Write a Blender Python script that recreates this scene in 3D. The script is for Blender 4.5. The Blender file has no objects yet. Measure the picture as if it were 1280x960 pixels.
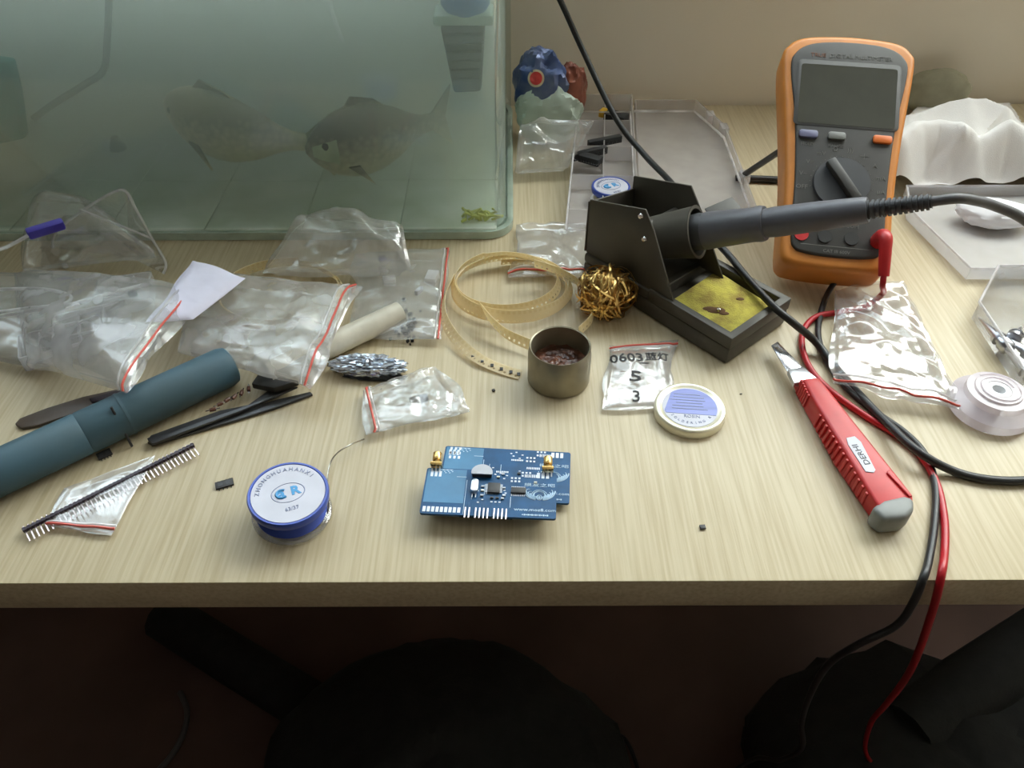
import bpy, bmesh, math, random
from mathutils import Vector, Matrix, noise
random.seed(7)
# ---------------- camera, light, exposure ----------------
DZ = 0.74                 # desk top height (m)
H = 0.362                 # camera height above the desk
F = 970.0                 # focal length for a 1280 px wide frame
PITCH = math.radians(43); ROLL = math.radians(-0.2)
S = bpy.context.scene
COL = S.collection
cd = bpy.data.cameras.new('camera'); cam = bpy.data.objects.new('camera', cd); COL.objects.link(cam)
cam.location = (0, 0, DZ + H)
RM = Matrix.Rotation(math.pi/2 - PITCH, 3, 'X') @ Matrix.Rotation(ROLL, 3, 'Z')
cam.rotation_euler = RM.to_euler()
cd.sensor_width = 36; cd.lens = 36*F/1280; cd.clip_start = .01; cd.clip_end = 50
S.camera = cam
S.view_settings.view_transform = 'Standard'; S.view_settings.look = 'None'
S.view_settings.gamma = 1; S.view_settings.use_curve_mapping = False
S.view_settings.exposure = 0.0
S.cycles.volume_bounces = 6; S.cycles.max_bounces = 14; S.cycles.transparent_max_bounces = 24; S.cycles.diffuse_bounces = 5
w = bpy.data.worlds.new('overcast_sky'); S.world = w; w.use_nodes = True
bg = w.node_tree.nodes['Background']; bg.inputs[0].default_value = (.80, .88, 1.0, 1); bg.inputs[1].default_value = 7.0
def area(name, loc, rot, sx, sy, power, color):
    l = bpy.data.lights.new(name, 'AREA'); l.shape = 'RECTANGLE'; l.size = sx; l.size_y = sy
    l.energy = power; l.color = color
    o = bpy.data.objects.new(name, l); o.location = loc; o.rotation_euler = rot; COL.objects.link(o); return o
WALLY = .846
# daylight falling in through the window above the back wall
area('window_daylight', (.95, WALLY + .35, DZ + 1.0), (math.radians(-62), 0, math.radians(-24)), 1.4, 1.0, 55, (1.0, .97, .90))

def ray(px, py):
    return RM @ Vector(((px-640)/F, -(py-480)/F, -1))
def at(px, py, z=0):
    d = ray(px, py); t = (z - H)/d.z
    return Vector((d.x*t, d.y*t, DZ + z))
def atY(px, py, Y):
    d = ray(px, py); t = Y/d.y
    return Vector((d.x*t, Y, DZ + H + d.z*t))

# ---------------- materials ----------------
def lin(c):
    return tuple((v/255/12.92 if v/255 <= .04045 else ((v/255+.055)/1.055)**2.4) for v in c[:3]) + (1,)
def newmat(name):
    m = bpy.data.materials.new(name); m.use_nodes = True; nt = m.node_tree; nt.nodes.clear()
    out = nt.nodes.new('ShaderNodeOutputMaterial'); return m, nt, out
def N(nt, t, **k):
    n = nt.nodes.new(t)
    for a, b in k.items():
        if a in n.inputs: n.inputs[a].default_value = b
        else: setattr(n, a, b)
    return n
def pm(name, c, rough=.5, metal=0, var=.10, scale=60, bump=0, bscale=200, stretch=(1,1,1), coat=0, sheen=0, sss=0, c2=None, spec=.5):
    m, nt, out = newmat(name); L = nt.links.new
    p = N(nt, 'ShaderNodeBsdfPrincipled'); L(p.outputs[0], out.inputs[0])
    p.inputs['Roughness'].default_value = rough; p.inputs['Metallic'].default_value = metal
    p.inputs['Coat Weight'].default_value = coat; p.inputs['Sheen Weight'].default_value = sheen
    p.inputs['Specular IOR Level'].default_value = spec
    tc = N(nt, 'ShaderNodeTexCoord'); mp = N(nt, 'ShaderNodeMapping'); mp.inputs['Scale'].default_value = stretch
    L(tc.outputs['Object'], mp.inputs[0])
    n = N(nt, 'ShaderNodeTexNoise'); n.inputs['Scale'].default_value = scale; n.inputs['Detail'].default_value = 4; L(mp.outputs[0], n.inputs['Vector'])
    r = N(nt, 'ShaderNodeValToRGB'); L(n.outputs[0], r.inputs[0])
    a = lin(c2) if c2 else tuple(v*(1-var) for v in lin(c)[:3]) + (1,)
    b = lin(c) if c2 else tuple(min(1, v*(1+var)) for v in lin(c)[:3]) + (1,)
    r.color_ramp.elements[0].position = .35; r.color_ramp.elements[1].position = .65
    r.color_ramp.elements[0].color = a; r.color_ramp.elements[1].color = b
    L(r.outputs[0], p.inputs['Base Color'])
    if bump:
        n2 = N(nt, 'ShaderNodeTexNoise'); n2.inputs['Scale'].default_value = bscale; L(mp.outputs[0], n2.inputs['Vector'])
        bu = N(nt, 'ShaderNodeBump'); bu.inputs['Strength'].default_value = bump; bu.inputs['Distance'].default_value = .001
        L(n2.outputs[0], bu.inputs['Height']); L(bu.outputs[0], p.inputs['Normal'])
    return m
def film(name, tint=(.99,.99,.99), white=.12, gloss=.10, rough=.12, wc=(.95,.95,.96), mott=.6):
    """thin clear plastic: sees through, glints, a little milky"""
    m, nt, out = newmat(name); L = nt.links.new
    tr = N(nt, 'ShaderNodeBsdfTransparent'); tr.inputs[0].default_value = tint + (1,)
    df = N(nt, 'ShaderNodeBsdfDiffuse'); df.inputs[0].default_value = wc + (1,)
    tl = N(nt, 'ShaderNodeBsdfTranslucent'); tl.inputs[0].default_value = wc + (1,)
    md = N(nt, 'ShaderNodeMixShader'); md.inputs[0].default_value = .5; L(df.outputs[0], md.inputs[1]); L(tl.outputs[0], md.inputs[2])
    nz = N(nt, 'ShaderNodeTexNoise'); nz.inputs['Scale'].default_value = 45
    tc = N(nt, 'ShaderNodeTexCoord'); L(tc.outputs['Object'], nz.inputs['Vector'])
    mr = N(nt, 'ShaderNodeMapRange'); L(nz.outputs[0], mr.inputs[0]); mr.inputs[1].default_value = .35; mr.inputs[2].default_value = .7
    mr.inputs[3].default_value = white*(1-.5*mott); mr.inputs[4].default_value = white*(1+.6*mott)
    m1 = N(nt, 'ShaderNodeMixShader'); L(mr.outputs[0], m1.inputs[0]); L(tr.outputs[0], m1.inputs[1]); L(md.outputs[0], m1.inputs[2])
    gl = N(nt, 'ShaderNodeBsdfGlossy'); gl.inputs['Roughness'].default_value = rough
    lw = N(nt, 'ShaderNodeLayerWeight'); lw.inputs[0].default_value = .35
    ma = N(nt, 'ShaderNodeMath', operation='MULTIPLY_ADD'); L(lw.outputs['Fresnel'], ma.inputs[0]); ma.inputs[1].default_value = .36; ma.inputs[2].default_value = gloss*.3
    m2 = N(nt, 'ShaderNodeMixShader'); L(ma.outputs[0], m2.inputs[0]); L(m1.outputs[0], m2.inputs[1]); L(gl.outputs[0], m2.inputs[2])
    L(m2.outputs[0], out.inputs[0]); return m
def mat_desk():
    m, nt, out = newmat('pale_oak_laminate'); L = nt.links.new
    p = N(nt, 'ShaderNodeBsdfPrincipled'); L(p.outputs[0], out.inputs[0]); p.inputs['Roughness'].default_value = .42
    tc = N(nt, 'ShaderNodeTexCoord')
    def layer(sc, det, lo, hi):
        mp = N(nt, 'ShaderNodeMapping'); mp.inputs['Scale'].default_value = sc; L(tc.outputs['Object'], mp.inputs[0])
        n = N(nt, 'ShaderNodeTexNoise'); n.inputs['Scale'].default_value = 1; n.inputs['Detail'].default_value = det; L(mp.outputs[0], n.inputs['Vector'])
        r = N(nt, 'ShaderNodeMapRange'); r.inputs[1].default_value = lo; r.inputs[2].default_value = hi; L(n.outputs[0], r.inputs[0]); return r.outputs[0]
    f = layer((420, 14, 420), 3, .38, .68); g = layer((70, 3, 70), 2, .3, .7); k = layer((5, 4, 5), 2, .3, .7)
    def mix(fac, a, b):
        x = N(nt, 'ShaderNodeMix', data_type='RGBA'); L(fac, x.inputs[0])
        for s, v in ((6, a), (7, b)):
            if isinstance(v, tuple): x.inputs[s].default_value = v
            else: L(v, x.inputs[s])
        return x.outputs[2]
    c1 = mix(f, lin((203, 189, 159)), lin((186, 170, 137)))
    c2 = mix(g, c1, mix(f, lin((196, 182, 151)), lin((183, 166, 132))))
    c3 = mix(k, c2, c1)
    L(c3, p.inputs['Base Color'])
    bu = N(nt, 'ShaderNodeBump'); bu.inputs['Strength'].default_value = .15; bu.inputs['Distance'].default_value = .0004; L(f, bu.inputs['Height']); L(bu.outputs[0], p.inputs['Normal'])
    return m
def mat_water():
    m, nt, out = newmat('murky_tank_water'); L = nt.links.new
    v = N(nt, 'ShaderNodeVolumeScatter'); v.inputs['Color'].default_value = (.92, .97, .93, 1); v.inputs['Density'].default_value = 9; v.inputs['Anisotropy'].default_value = 0
    a = N(nt, 'ShaderNodeVolumeAbsorption'); a.inputs['Color'].default_value = (.59, .64, .59, 1); a.inputs['Density'].default_value = 8
    ad = N(nt, 'ShaderNodeAddShader'); L(v.outputs[0], ad.inputs[0]); L(a.outputs[0], ad.inputs[1]); L(ad.outputs[0], out.inputs['Volume'])
    return m
def mat_fish(name, back, belly):
    m, nt, out = newmat(name); L = nt.links.new
    p = N(nt, 'ShaderNodeBsdfPrincipled'); L(p.outputs[0], out.inputs[0]); p.inputs['Roughness'].default_value = .35
    tc = N(nt, 'ShaderNodeTexCoord'); sx = N(nt, 'ShaderNodeSeparateXYZ'); L(tc.outputs['Generated'], sx.inputs[0])
    vo = N(nt, 'ShaderNodeTexVoronoi'); vo.inputs['Scale'].default_value = 180; L(tc.outputs['Object'], vo.inputs['Vector'])
    ma = N(nt, 'ShaderNodeMath', operation='MULTIPLY_ADD'); L(vo.outputs['Distance'], ma.inputs[0]); ma.inputs[1].default_value = .25; L(sx.outputs[2], ma.inputs[2])
    r = N(nt, 'ShaderNodeValToRGB'); L(ma.outputs[0], r.inputs[0]); r.color_ramp.elements[0].position = .35; r.color_ramp.elements[1].position = .8
    r.color_ramp.elements[0].color = lin(belly); r.color_ramp.elements[1].color = lin(back); L(r.outputs[0], p.inputs['Base Color'])
    return m
def mat_tape():
    """cream carrier tape, pockets and sprocket holes laid along the strip's own UV"""
    m, nt, out = newmat('cream_carrier_tape'); L = nt.links.new
    p = N(nt, 'ShaderNodeBsdfPrincipled'); p.inputs['Roughness'].default_value = .45
    p.inputs['Base Color'].default_value = lin((236, 220, 180))
    tl = N(nt, 'ShaderNodeBsdfTranslucent'); tl.inputs[0].default_value = lin((252, 240, 205))
    tr = N(nt, 'ShaderNodeBsdfTransparent')
    uv = N(nt, 'ShaderNodeUVMap'); sx = N(nt, 'ShaderNodeSeparateXYZ'); L(uv.outputs[0], sx.inputs[0])
    def M(op, a, b=None, c=None):
        n = N(nt, 'ShaderNodeMath', operation=op)
        for i, v in enumerate((a, b, c)):
            if v is None: continue
            if isinstance(v, (int, float)): n.inputs[i].default_value = v
            else: L(v, n.inputs[i])
        return n.outputs[0]
    u = M('SUBTRACT', M('FRACT', M('DIVIDE', sx.outputs[0], .0042)), .5)
    v = M('DIVIDE', M('SUBTRACT', sx.outputs[1], .0022), .0042)
    d = M('SQRT', M('ADD', M('MULTIPLY', u, u), M('MULTIPLY', v, v)))
    hole = M('LESS_THAN', d, .21)
    v2 = M('ABSOLUTE', M('SUBTRACT', sx.outputs[1], .0060)); pock = M('MULTIPLY', M('LESS_THAN', v2, .0011), M('LESS_THAN', M('ABSOLUTE', u), .28))
    mx = N(nt, 'ShaderNodeMix', data_type='RGBA'); L(pock, mx.inputs[0]); mx.inputs[6].default_value = lin((250, 240, 214)); mx.inputs[7].default_value = lin((236, 222, 182)); L(mx.outputs[2], p.inputs['Base Color'])
    a = N(nt, 'ShaderNodeMixShader'); a.inputs[0].default_value = .5; L(p.outputs[0], a.inputs[1]); L(tl.outputs[0], a.inputs[2])
    b = N(nt, 'ShaderNodeMixShader'); L(hole, b.inputs[0]); L(a.outputs[0], b.inputs[1]); L(tr.outputs[0], b.inputs[2]); L(b.outputs[0], out.inputs[0])
    return m
M = dict(
 desk=mat_desk(), wall=pm('beige_painted_wall', (232, 222, 204), .9, var=.04, scale=3, bump=.1, bscale=90), wallf=pm('dark_low_bounce_wall', (72, 56, 44), .7, var=.15, scale=8, stretch=(6, 1, 1)),  # wallf: unseen walls made dark brown to cut bounce onto the desk's front edge
 floor=pm('brown_floor', (94, 72, 64), .7, var=.2, scale=6), ceil=pm('white_ceiling', (190, 186, 178), .9, var=.02),
 wframe=pm('white_window_frame', (228, 228, 224), .4), steel=pm('grey_desk_steel', (50, 48, 46), .5),
 glass=film('aquarium_glass', (.95, .98, .96), .02, .05, .03, mott=0), water=mat_water(),
 seal=pm('clear_green_glass_edge', (175, 190, 178), .2, var=.1), tile=pm('pale_tile', (240, 244, 238), .5, var=.12, scale=30, c2=(214, 224, 208)),
 black=pm('black_plastic', (38, 37, 36), .45), blackm=pm('black_matte_sheet_metal', (76, 72, 64), .5, var=.12, scale=30),
 rubber=pm('black_rubber_cable', (34, 34, 35), .42), grey=pm('grey_handle_plastic', (92, 92, 98), .42), dgrey=pm('dark_grey_plastic', (62, 63, 66), .5),
 cgrey=pm('grey_rubber_cable', (86, 84, 86), .5), orange=pm('orange_holster_rubber', (208, 130, 52), .42, var=.05), meterface=pm('charcoal_meter_face', (62, 60, 57), .52),
 screen=pm('dark_lcd_glass', (66, 66, 58), .12, var=.05), metermark=pm('pale_grey_print', (108, 106, 100), .6), obtn=pm('orange_button', (226, 112, 34), .4), bbtn=pm('slate_blue_button', (104, 104, 134), .4), gbtn=pm('grey_button', (112, 112, 108), .4), ored=pm('dull_orange_print', (128, 76, 50), .5),
 red=pm('red_plastic', (190, 38, 40), .38, var=.08), redcable=pm('red_silicone_cable', (178, 22, 34), .35, var=.05), kgrey=pm('grey_end_cap', (128, 130, 128), .5),
 chrome=pm('polished_steel', (205, 205, 210), .16, 1, var=.1), sheetsteel=pm('bright_steel', (196, 198, 205), .28, 1),
 white=pm('white_plastic', (236, 236, 238), .4, var=.04), blue=pm('blue_spool_plastic', (58, 82, 172), .3, var=.08), label=pm('pale_label', (196, 196, 208), .45, var=.05),
 bluep=pm('light_blue_print', (70, 150, 205), .5), greyp=pm('grey_blue_print', (128, 136, 168), .5), solder=pm('tin_solder_wire', (178, 172, 160), .25, .9),
 tin=pm('dull_tin', (150, 142, 122), .38, .55, var=.12), rosin=pm('dark_brown_rosin', (88, 52, 36), .28, var=.5, scale=220, bump=.6, bscale=500), lidtin=pm('bright_tin_lid', (238, 232, 208), .25, .35, var=.05), lblue=pm('lavender_blue_label', (128, 138, 204), .4, var=.12, scale=15, stretch=(1, 12, 1)),
 pcb=pm('blue_solder_mask', (12, 72, 116), .38, var=.2, scale=90, spec=.3), pcbl=pm('blue_copper_pour', (56, 116, 156), .32, var=.12), pad=pm('tinned_pad', (205, 210, 220), .4, .2), silk=pm('white_silkscreen', (188, 212, 232), .6),
 gold=pm('gold_connector', (216, 178, 112), .25, .85), brass=pm('brass_wool', (234, 194, 120), .28, .95, var=.15), pinm=pm('header_pins', (222, 206, 206), .25, .7), chip=pm('chip_package', (52, 50, 50), .5), capg=pm('inductor_grey', (178, 180, 188), .35),
 pinbody=pm('dark_purple_header_plastic', (48, 34, 46), .45), sponge=pm('yellow_sponge', (206, 194, 88), .95, scale=90, c2=(160, 140, 70), bump=.9, bscale=900), burn=pm('burnt_brown_spot', (104, 72, 40), .8),
 tube=pm('teal_blue_tube', (60, 92, 108), .55, var=.15, scale=14, c2=(62, 84, 92)), knife=pm('dark_brown_blade', (86, 74, 66), .4), tweez=pm('black_tweezer_steel', (66, 66, 68), .36, .4),
 film=film('clear_zip_bag', white=.23, gloss=.3, rough=.13, mott=.4), filmw=film('cloudy_zip_bag', white=.28, gloss=.3, rough=.13, wc=(.94, .93, .95)), blister=film('clear_blister', white=.12, gloss=.25, rough=.05),
 milky=film('milky_plastic', (.95, .94, .94), .42, .12, .25, (.90, .88, .88), .1), milky2=film('frosted_plastic', (.97, .97, .98), .42, .12, .3, (.95, .95, .98), .1), milkedge=film('frosted_plastic_edge', (.95,.95,.95), .65, .2, .2, (.95, .93, .95)),
 zipred=pm('red_zip_line', (208, 92, 80), .4, var=.04), zipw=film('zip_ridge', white=.6, gloss=.3), paper=pm('lavender_white_paper', (222, 220, 240), .7, var=.03), marker=pm('black_marker_ink', (30, 28, 30), .6),
 tape=mat_tape(), rod=pm('cream_plastic_tube', (208, 202, 186), .3), foil=pm('silver_foil', (206, 214, 226), .25, .75, var=.1), antist=pm('black_crumb', (44, 46, 48), .6),
 cloth=pm('white_cotton_cloth', (236, 233, 230), .9, var=.03, scale=20, sheen=.3, bump=.3, bscale=1500), cotton=pm('white_tissue', (245, 245, 250), .9, var=.02),
 wrapb=pm('blue_wrapper_foil', (58, 84, 140), .3, .3, scale=40, c2=(120, 130, 160)), wrapr=pm('maroon_wrapper_foil', (112, 62, 50), .35, .3, scale=60, c2=(150, 90, 72)), wrapg=pm('pale_green_wrapper', (196, 212, 200), .4, var=.08, scale=40), wred=pm('red_print', (214, 70, 66), .5), wcream=pm('cream_print', (226, 214, 180), .5), wteal=pm('teal_print', (120, 160, 150), .5),
 teal=pm('teal_net_plastic', (18, 128, 120), .5), fblue=pm('filter_blue_plastic', (52, 104, 168), .4), purple=pm('purple_blue_clip', (70, 60, 172), .4), yellow=pm('yellow_plastic', (216, 170, 40), .5), bag=pm('black_bag_fabric', (22, 24, 23), .8, var=.3, bump=.5, bscale=300), green=pm('dull_grey_green_fabric', (150, 146, 124), .9), pinkw=film('translucent_tape_pink', white=.75, gloss=.2, rough=.25, wc=(.94, .87, .93), mott=.15),
 fish1=mat_fish('olive_fish_skin', (128, 122, 94), (214, 202, 156)), fish2=mat_fish('grey_fish_skin', (96, 93, 80), (196, 188, 156)), fhead=pm('pale_green_fish_cheek', (176, 186, 150), .4, var=.15, scale=80), algae=pm('yellow_green_algae', (206, 210, 110), .8), eye=pm('fish_eye', (18, 18, 16), .1))

# ---------------- mesh helpers ----------------
def wl(o):
    v = Vector((0, 0, 0))
    while o: v += o.location; o = o.parent
    return v
class MB:
    def __init__(s): s.v = []; s.f = []; s.m = []; s.uv = {}
    def add(s, vs, fs, T=None, m=0):
        b = len(s.v)
        s.v += [tuple(T @ Vector(v)) if T else tuple(v) for v in vs]
        s.f += [tuple(i+b for i in f) for f in fs]; s.m += [m]*len(fs); return s
    def box(s, c, d, T=None, m=0):
        x, y, z = d[0]/2, d[1]/2, d[2]/2
        vs = [(c[0]+i*x, c[1]+j*y, c[2]+k*z) for i in (-1, 1) for j in (-1, 1) for k in (-1, 1)]
        return s.add(vs, [(0,1,3,2),(4,6,7,5),(0,4,5,1),(2,3,7,6),(0,2,6,4),(1,5,7,3)], T, m)
    def prism(s, poly, z0, z1, T=None, m=0, top=None):
        n = len(poly); t = top or poly
        a = sum(poly[i][0]*poly[(i+1) % n][1]-poly[(i+1) % n][0]*poly[i][1] for i in range(n))
        vs = [(p[0], p[1], z0) for p in poly] + [(p[0], p[1], z1) for p in t]
        fs = [tuple(range(n, 2*n)), tuple(reversed(range(n)))] + [(i, (i+1) % n, n+(i+1) % n, n+i) for i in range(n)]
        if a < 0: fs = [tuple(reversed(f)) for f in fs]
        return s.add(vs, fs, T, m)
    def lathe(s, prof, n=40, T=None, m=0):
        vs = []; fs = []
        for r, z in prof:
            for k in range(n):
                a = 2*math.pi*k/n; vs.append((r*math.cos(a), r*math.sin(a), z))
        P = len(prof)
        for i in range(P-1):
            for k in range(n): fs.append((i*n+k, i*n+(k+1) % n, (i+1)*n+(k+1) % n, (i+1)*n+k))
        if prof[0] != prof[-1] and prof[0][0] > 1e-6: fs.append(tuple(reversed(range(n))))
        if prof[0] != prof[-1] and prof[-1][0] > 1e-6: fs.append(tuple(range((P-1)*n, P*n)))
        return s.add(vs, fs, T, m)
    def tube(s, pts, r, n=8, m=0, closed=False, sec=None, tilt=None):
        pts = [Vector(p) for p in pts]; K = len(pts); vs = []; fs = []
        up = None
        for i, p in enumerate(pts):
            t = (pts[(i+1) % K if closed else min(i+1, K-1)] - pts[(i-1) % K if closed else max(i-1, 0)]).normalized()
            if up is None:
                up = Vector((0, 0, 1)) if abs(t.z) < .9 else Vector((0, 1, 0))
            up = (up - t*up.dot(t)).normalized(); sd = t.cross(up)
            rr = r(i/(K-1)) if callable(r) else (r[i] if isinstance(r, (list, tuple)) else r)
            for k in range(n):
                a = 2*math.pi*k/n; vs.append(p + (sd*math.cos(a) + up*math.sin(a))*rr)
        for i in range(K if closed else K-1):
            j = (i+1) % K
            for k in range(n): fs.append((i*n+k, i*n+(k+1) % n, j*n+(k+1) % n, j*n+k))
        if not closed: fs += [tuple(reversed(range(n))), tuple(range((K-1)*n, K*n))]
        return s.add(vs, [tuple(reversed(f)) for f in fs], None, m)
    def sheet(s, fn, nu, nv, m=0, keep=None, flip=False):
        vs = [fn(i/nu, j/nv) for j in range(nv+1) for i in range(nu+1)]; fs = []
        for j in range(nv):
            for i in range(nu):
                a = j*(nu+1)+i; f = (a, a+1, a+nu+2, a+nu+1)
                if keep and not keep((i+.5)/nu, (j+.5)/nv): continue
                fs.append(tuple(reversed(f)) if flip else f)
        return s.add(vs, fs, None, m)
    def text(s, body, size, T, depth=.0001, m=0, align='CENTER', bold=0):
        cu = bpy.data.curves.new('t', 'FONT'); cu.body = body; cu.size = size; cu.extrude = depth
        cu.offset = bold; cu.align_x = align; cu.align_y = 'CENTER'; cu.resolution_u = 2
        o = bpy.data.objects.new('t', cu); COL.objects.link(o)
        dg = bpy.context.evaluated_depsgraph_get(); me = bpy.data.meshes.new_from_object(o.evaluated_get(dg))
        s.add([v.co[:] for v in me.vertices], [tuple(p.vertices) for p in me.polygons], T, m)
        bpy.data.objects.remove(o); bpy.data.curves.remove(cu); bpy.data.meshes.remove(me); return s
    def build(s, name, mats, parent=None, smooth=True, bevel=0, loc=None, segs=2):
        if not isinstance(mats, (list, tuple)): mats = [mats]
        if parent is not None: off = wl(parent)
        elif loc is not None: off = Vector(loc)
        else:
            xs = [v[0] for v in s.v]; ys = [v[1] for v in s.v]; off = Vector(((min(xs)+max(xs))/2, (min(ys)+max(ys))/2, min(v[2] for v in s.v)))
        me = bpy.data.meshes.new(name); me.from_pydata([(v[0]-off.x, v[1]-off.y, v[2]-off.z) for v in s.v], [], s.f)
        for mt in mats: me.materials.append(mt)
        me.polygons.foreach_set('material_index', s.m)
        if s.uv:
            u = me.uv_layers.new(name='UVMap')
            for l in me.loops: u.data[l.index].uv = s.uv.get(l.vertex_index, (0, 0))
        if bevel:
            bm = bmesh.new(); bm.from_mesh(me)
            es = [e for e in bm.edges if len(e.link_faces) == 2 and e.calc_face_angle(0) > .5]
            bmesh.ops.bevel(bm, geom=es, offset=bevel, segments=segs, affect='EDGES', profile=.5, clamp_overlap=True)
            bm.to_mesh(me); bm.free()
        if smooth:
            me.shade_smooth(); me.set_sharp_from_angle(angle=math.radians(40))
        me.update()
        o = bpy.data.objects.new(name, me); COL.objects.link(o)
        if parent is not None: o.parent = parent
        else: o.location = off
        return o
def tag(o, label, cat, group=None):
    o['label'] = label; o['category'] = cat
    if group: o['group'] = group
    return o
def thing(name, label, cat, loc, group=None):
    o = bpy.data.objects.new(name, None); o.empty_display_size = .01; COL.objects.link(o); o.location = loc
    return tag(o, label, cat, group)
def struct(o): o['kind'] = 'structure'; return o
def cr(pts, k=8, closed=False):
    pts = [Vector(p) for p in pts]; n = len(pts); out = []
    for i in range(n if closed else n-1):
        g = lambda q: pts[q % n] if closed else pts[max(0, min(n-1, q))]
        a, b, c, d = g(i-1), g(i), g(i+1), g(i+2)
        for j in range(k):
            t = j/k
            out.append(.5*((2*b)+(c-a)*t+(2*a-5*b+4*c-d)*t*t+(3*b-a-3*c+d)*t**3))
    if not closed: out.append(pts[-1])
    return out
def P(lst, z=0): return [at(x, y, z) for x, y in lst]
def Pz(lst): return [at(x, y, z) for x, y, z in lst]
def frame(o, x, y, z=None):
    x = Vector(x).normalized(); y = Vector(y); y = (y - x*y.dot(x)).normalized(); z = x.cross(y)
    return Matrix(((x.x, y.x, z.x, o[0]), (x.y, y.y, z.y, o[1]), (x.z, y.z, z.z, o[2]), (0, 0, 0, 1)))
def rot_at(p, deg=0): return Matrix.Translation(p) @ Matrix.Rotation(math.radians(deg), 4, 'Z')
def align(p0, p1):
    """matrix whose z runs from p0 to p1"""
    z = (Vector(p1)-Vector(p0)).normalized(); up = Vector((0, 0, 1)) if abs(z.z) < .95 else Vector((0, 1, 0))
    x = up.cross(z).normalized(); y = z.cross(x)
    return Matrix(((x.x, y.x, z.x, p0[0]), (x.y, y.y, z.y, p0[1]), (x.z, y.z, z.z, p0[2]), (0, 0, 0, 1)))
def roundrect(w, h, r, n=6, cx=0, cy=0):
    o = []
    for (sx, sy, a0) in ((1, 1, 0), (-1, 1, 90), (-1, -1, 180), (1, -1, 270)):
        for k in range(n+1):
            a = math.radians(a0+90*k/n); o.append((cx+sx*(w/2-r)+r*math.cos(a), cy+sy*(h/2-r)+r*math.sin(a)))
    return o
def shrink(poly, t):
    n = len(poly); A = sum(poly[i][0]*poly[(i+1) % n][1]-poly[(i+1) % n][0]*poly[i][1] for i in range(n)); sg = 1 if A > 0 else -1
    out = []
    for i in range(n):
        p = Vector(poly[i][:2]); a = (p-Vector(poly[i-1][:2])).normalized(); b = (Vector(poly[(i+1) % n][:2])-p).normalized()
        na = Vector((-a.y, a.x))*sg; nb = Vector((-b.y, b.x))*sg; m = (na+nb); m = m/max(.3, m.dot(na)) if m.length > 1e-6 else na
        out.append((p.x+m.x*t, p.y+m.y*t))
    return out
def shell(mb, poly, z0, z1, t, floor=True, m=0):
    """open tray: outer wall, inner wall, rim, floor"""
    q = shrink(poly, t); n = len(poly); zf = z0+t
    vs = [(p[0], p[1], z0) for p in poly]+[(p[0], p[1], z1) for p in poly]+[(p[0], p[1], z1) for p in q]+[(p[0], p[1], zf if floor else z0) for p in q]
    fs = []
    for i in range(n):
        j = (i+1) % n
        for a in range(3): fs.append((a*n+i, a*n+j, (a+1)*n+j, (a+1)*n+i))
        if not floor: fs.append((3*n+i, 3*n+j, j, i))
    if floor: fs += [tuple(reversed(range(n))), tuple(range(3*n, 4*n))]
    return mb.add(vs, fs, None, m)

def crumple(x, y, s, seed, amp):
    v = 0; a = 1.0; q = Vector((x*s, y*s, seed*3.7))
    for k in range(3):
        v += a*(1-2*abs(noise.noise(q))*1.6); q = q*2.1+Vector((5.3, 1.7, .4)); a *= .5
    return v*amp/1.75
def creases(x, y, s, seed, amp):
    """film folds: flat facets meeting in straight sharp lines"""
    rg = random.Random(seed*101); v = 0; wsum = 0
    wx = noise.noise(Vector((x*s*.35, y*s*.35, seed)))*.9; wy = noise.noise(Vector((x*s*.35+9, y*s*.35, seed+4)))*.9
    for k in range(7):
        a = rg.uniform(0, math.pi); f = s*rg.uniform(.25, .95)/(1+.0*k); ph_ = rg.random()*9; wt = 1/(.5+f/s)
        d = (x*math.cos(a)+y*math.sin(a))*f+ph_+wx*math.cos(a*3)+wy*math.sin(a*2)
        t_ = abs((d % 1.0)-.5)*2
        m_ = .5+.5*noise.noise(Vector((x*s*.5+k*7, y*s*.5, seed+k)))*1.8
        v += (t_-.5)*2*wt*m_; wsum += wt
    return v*amp*1.5/wsum
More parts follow.
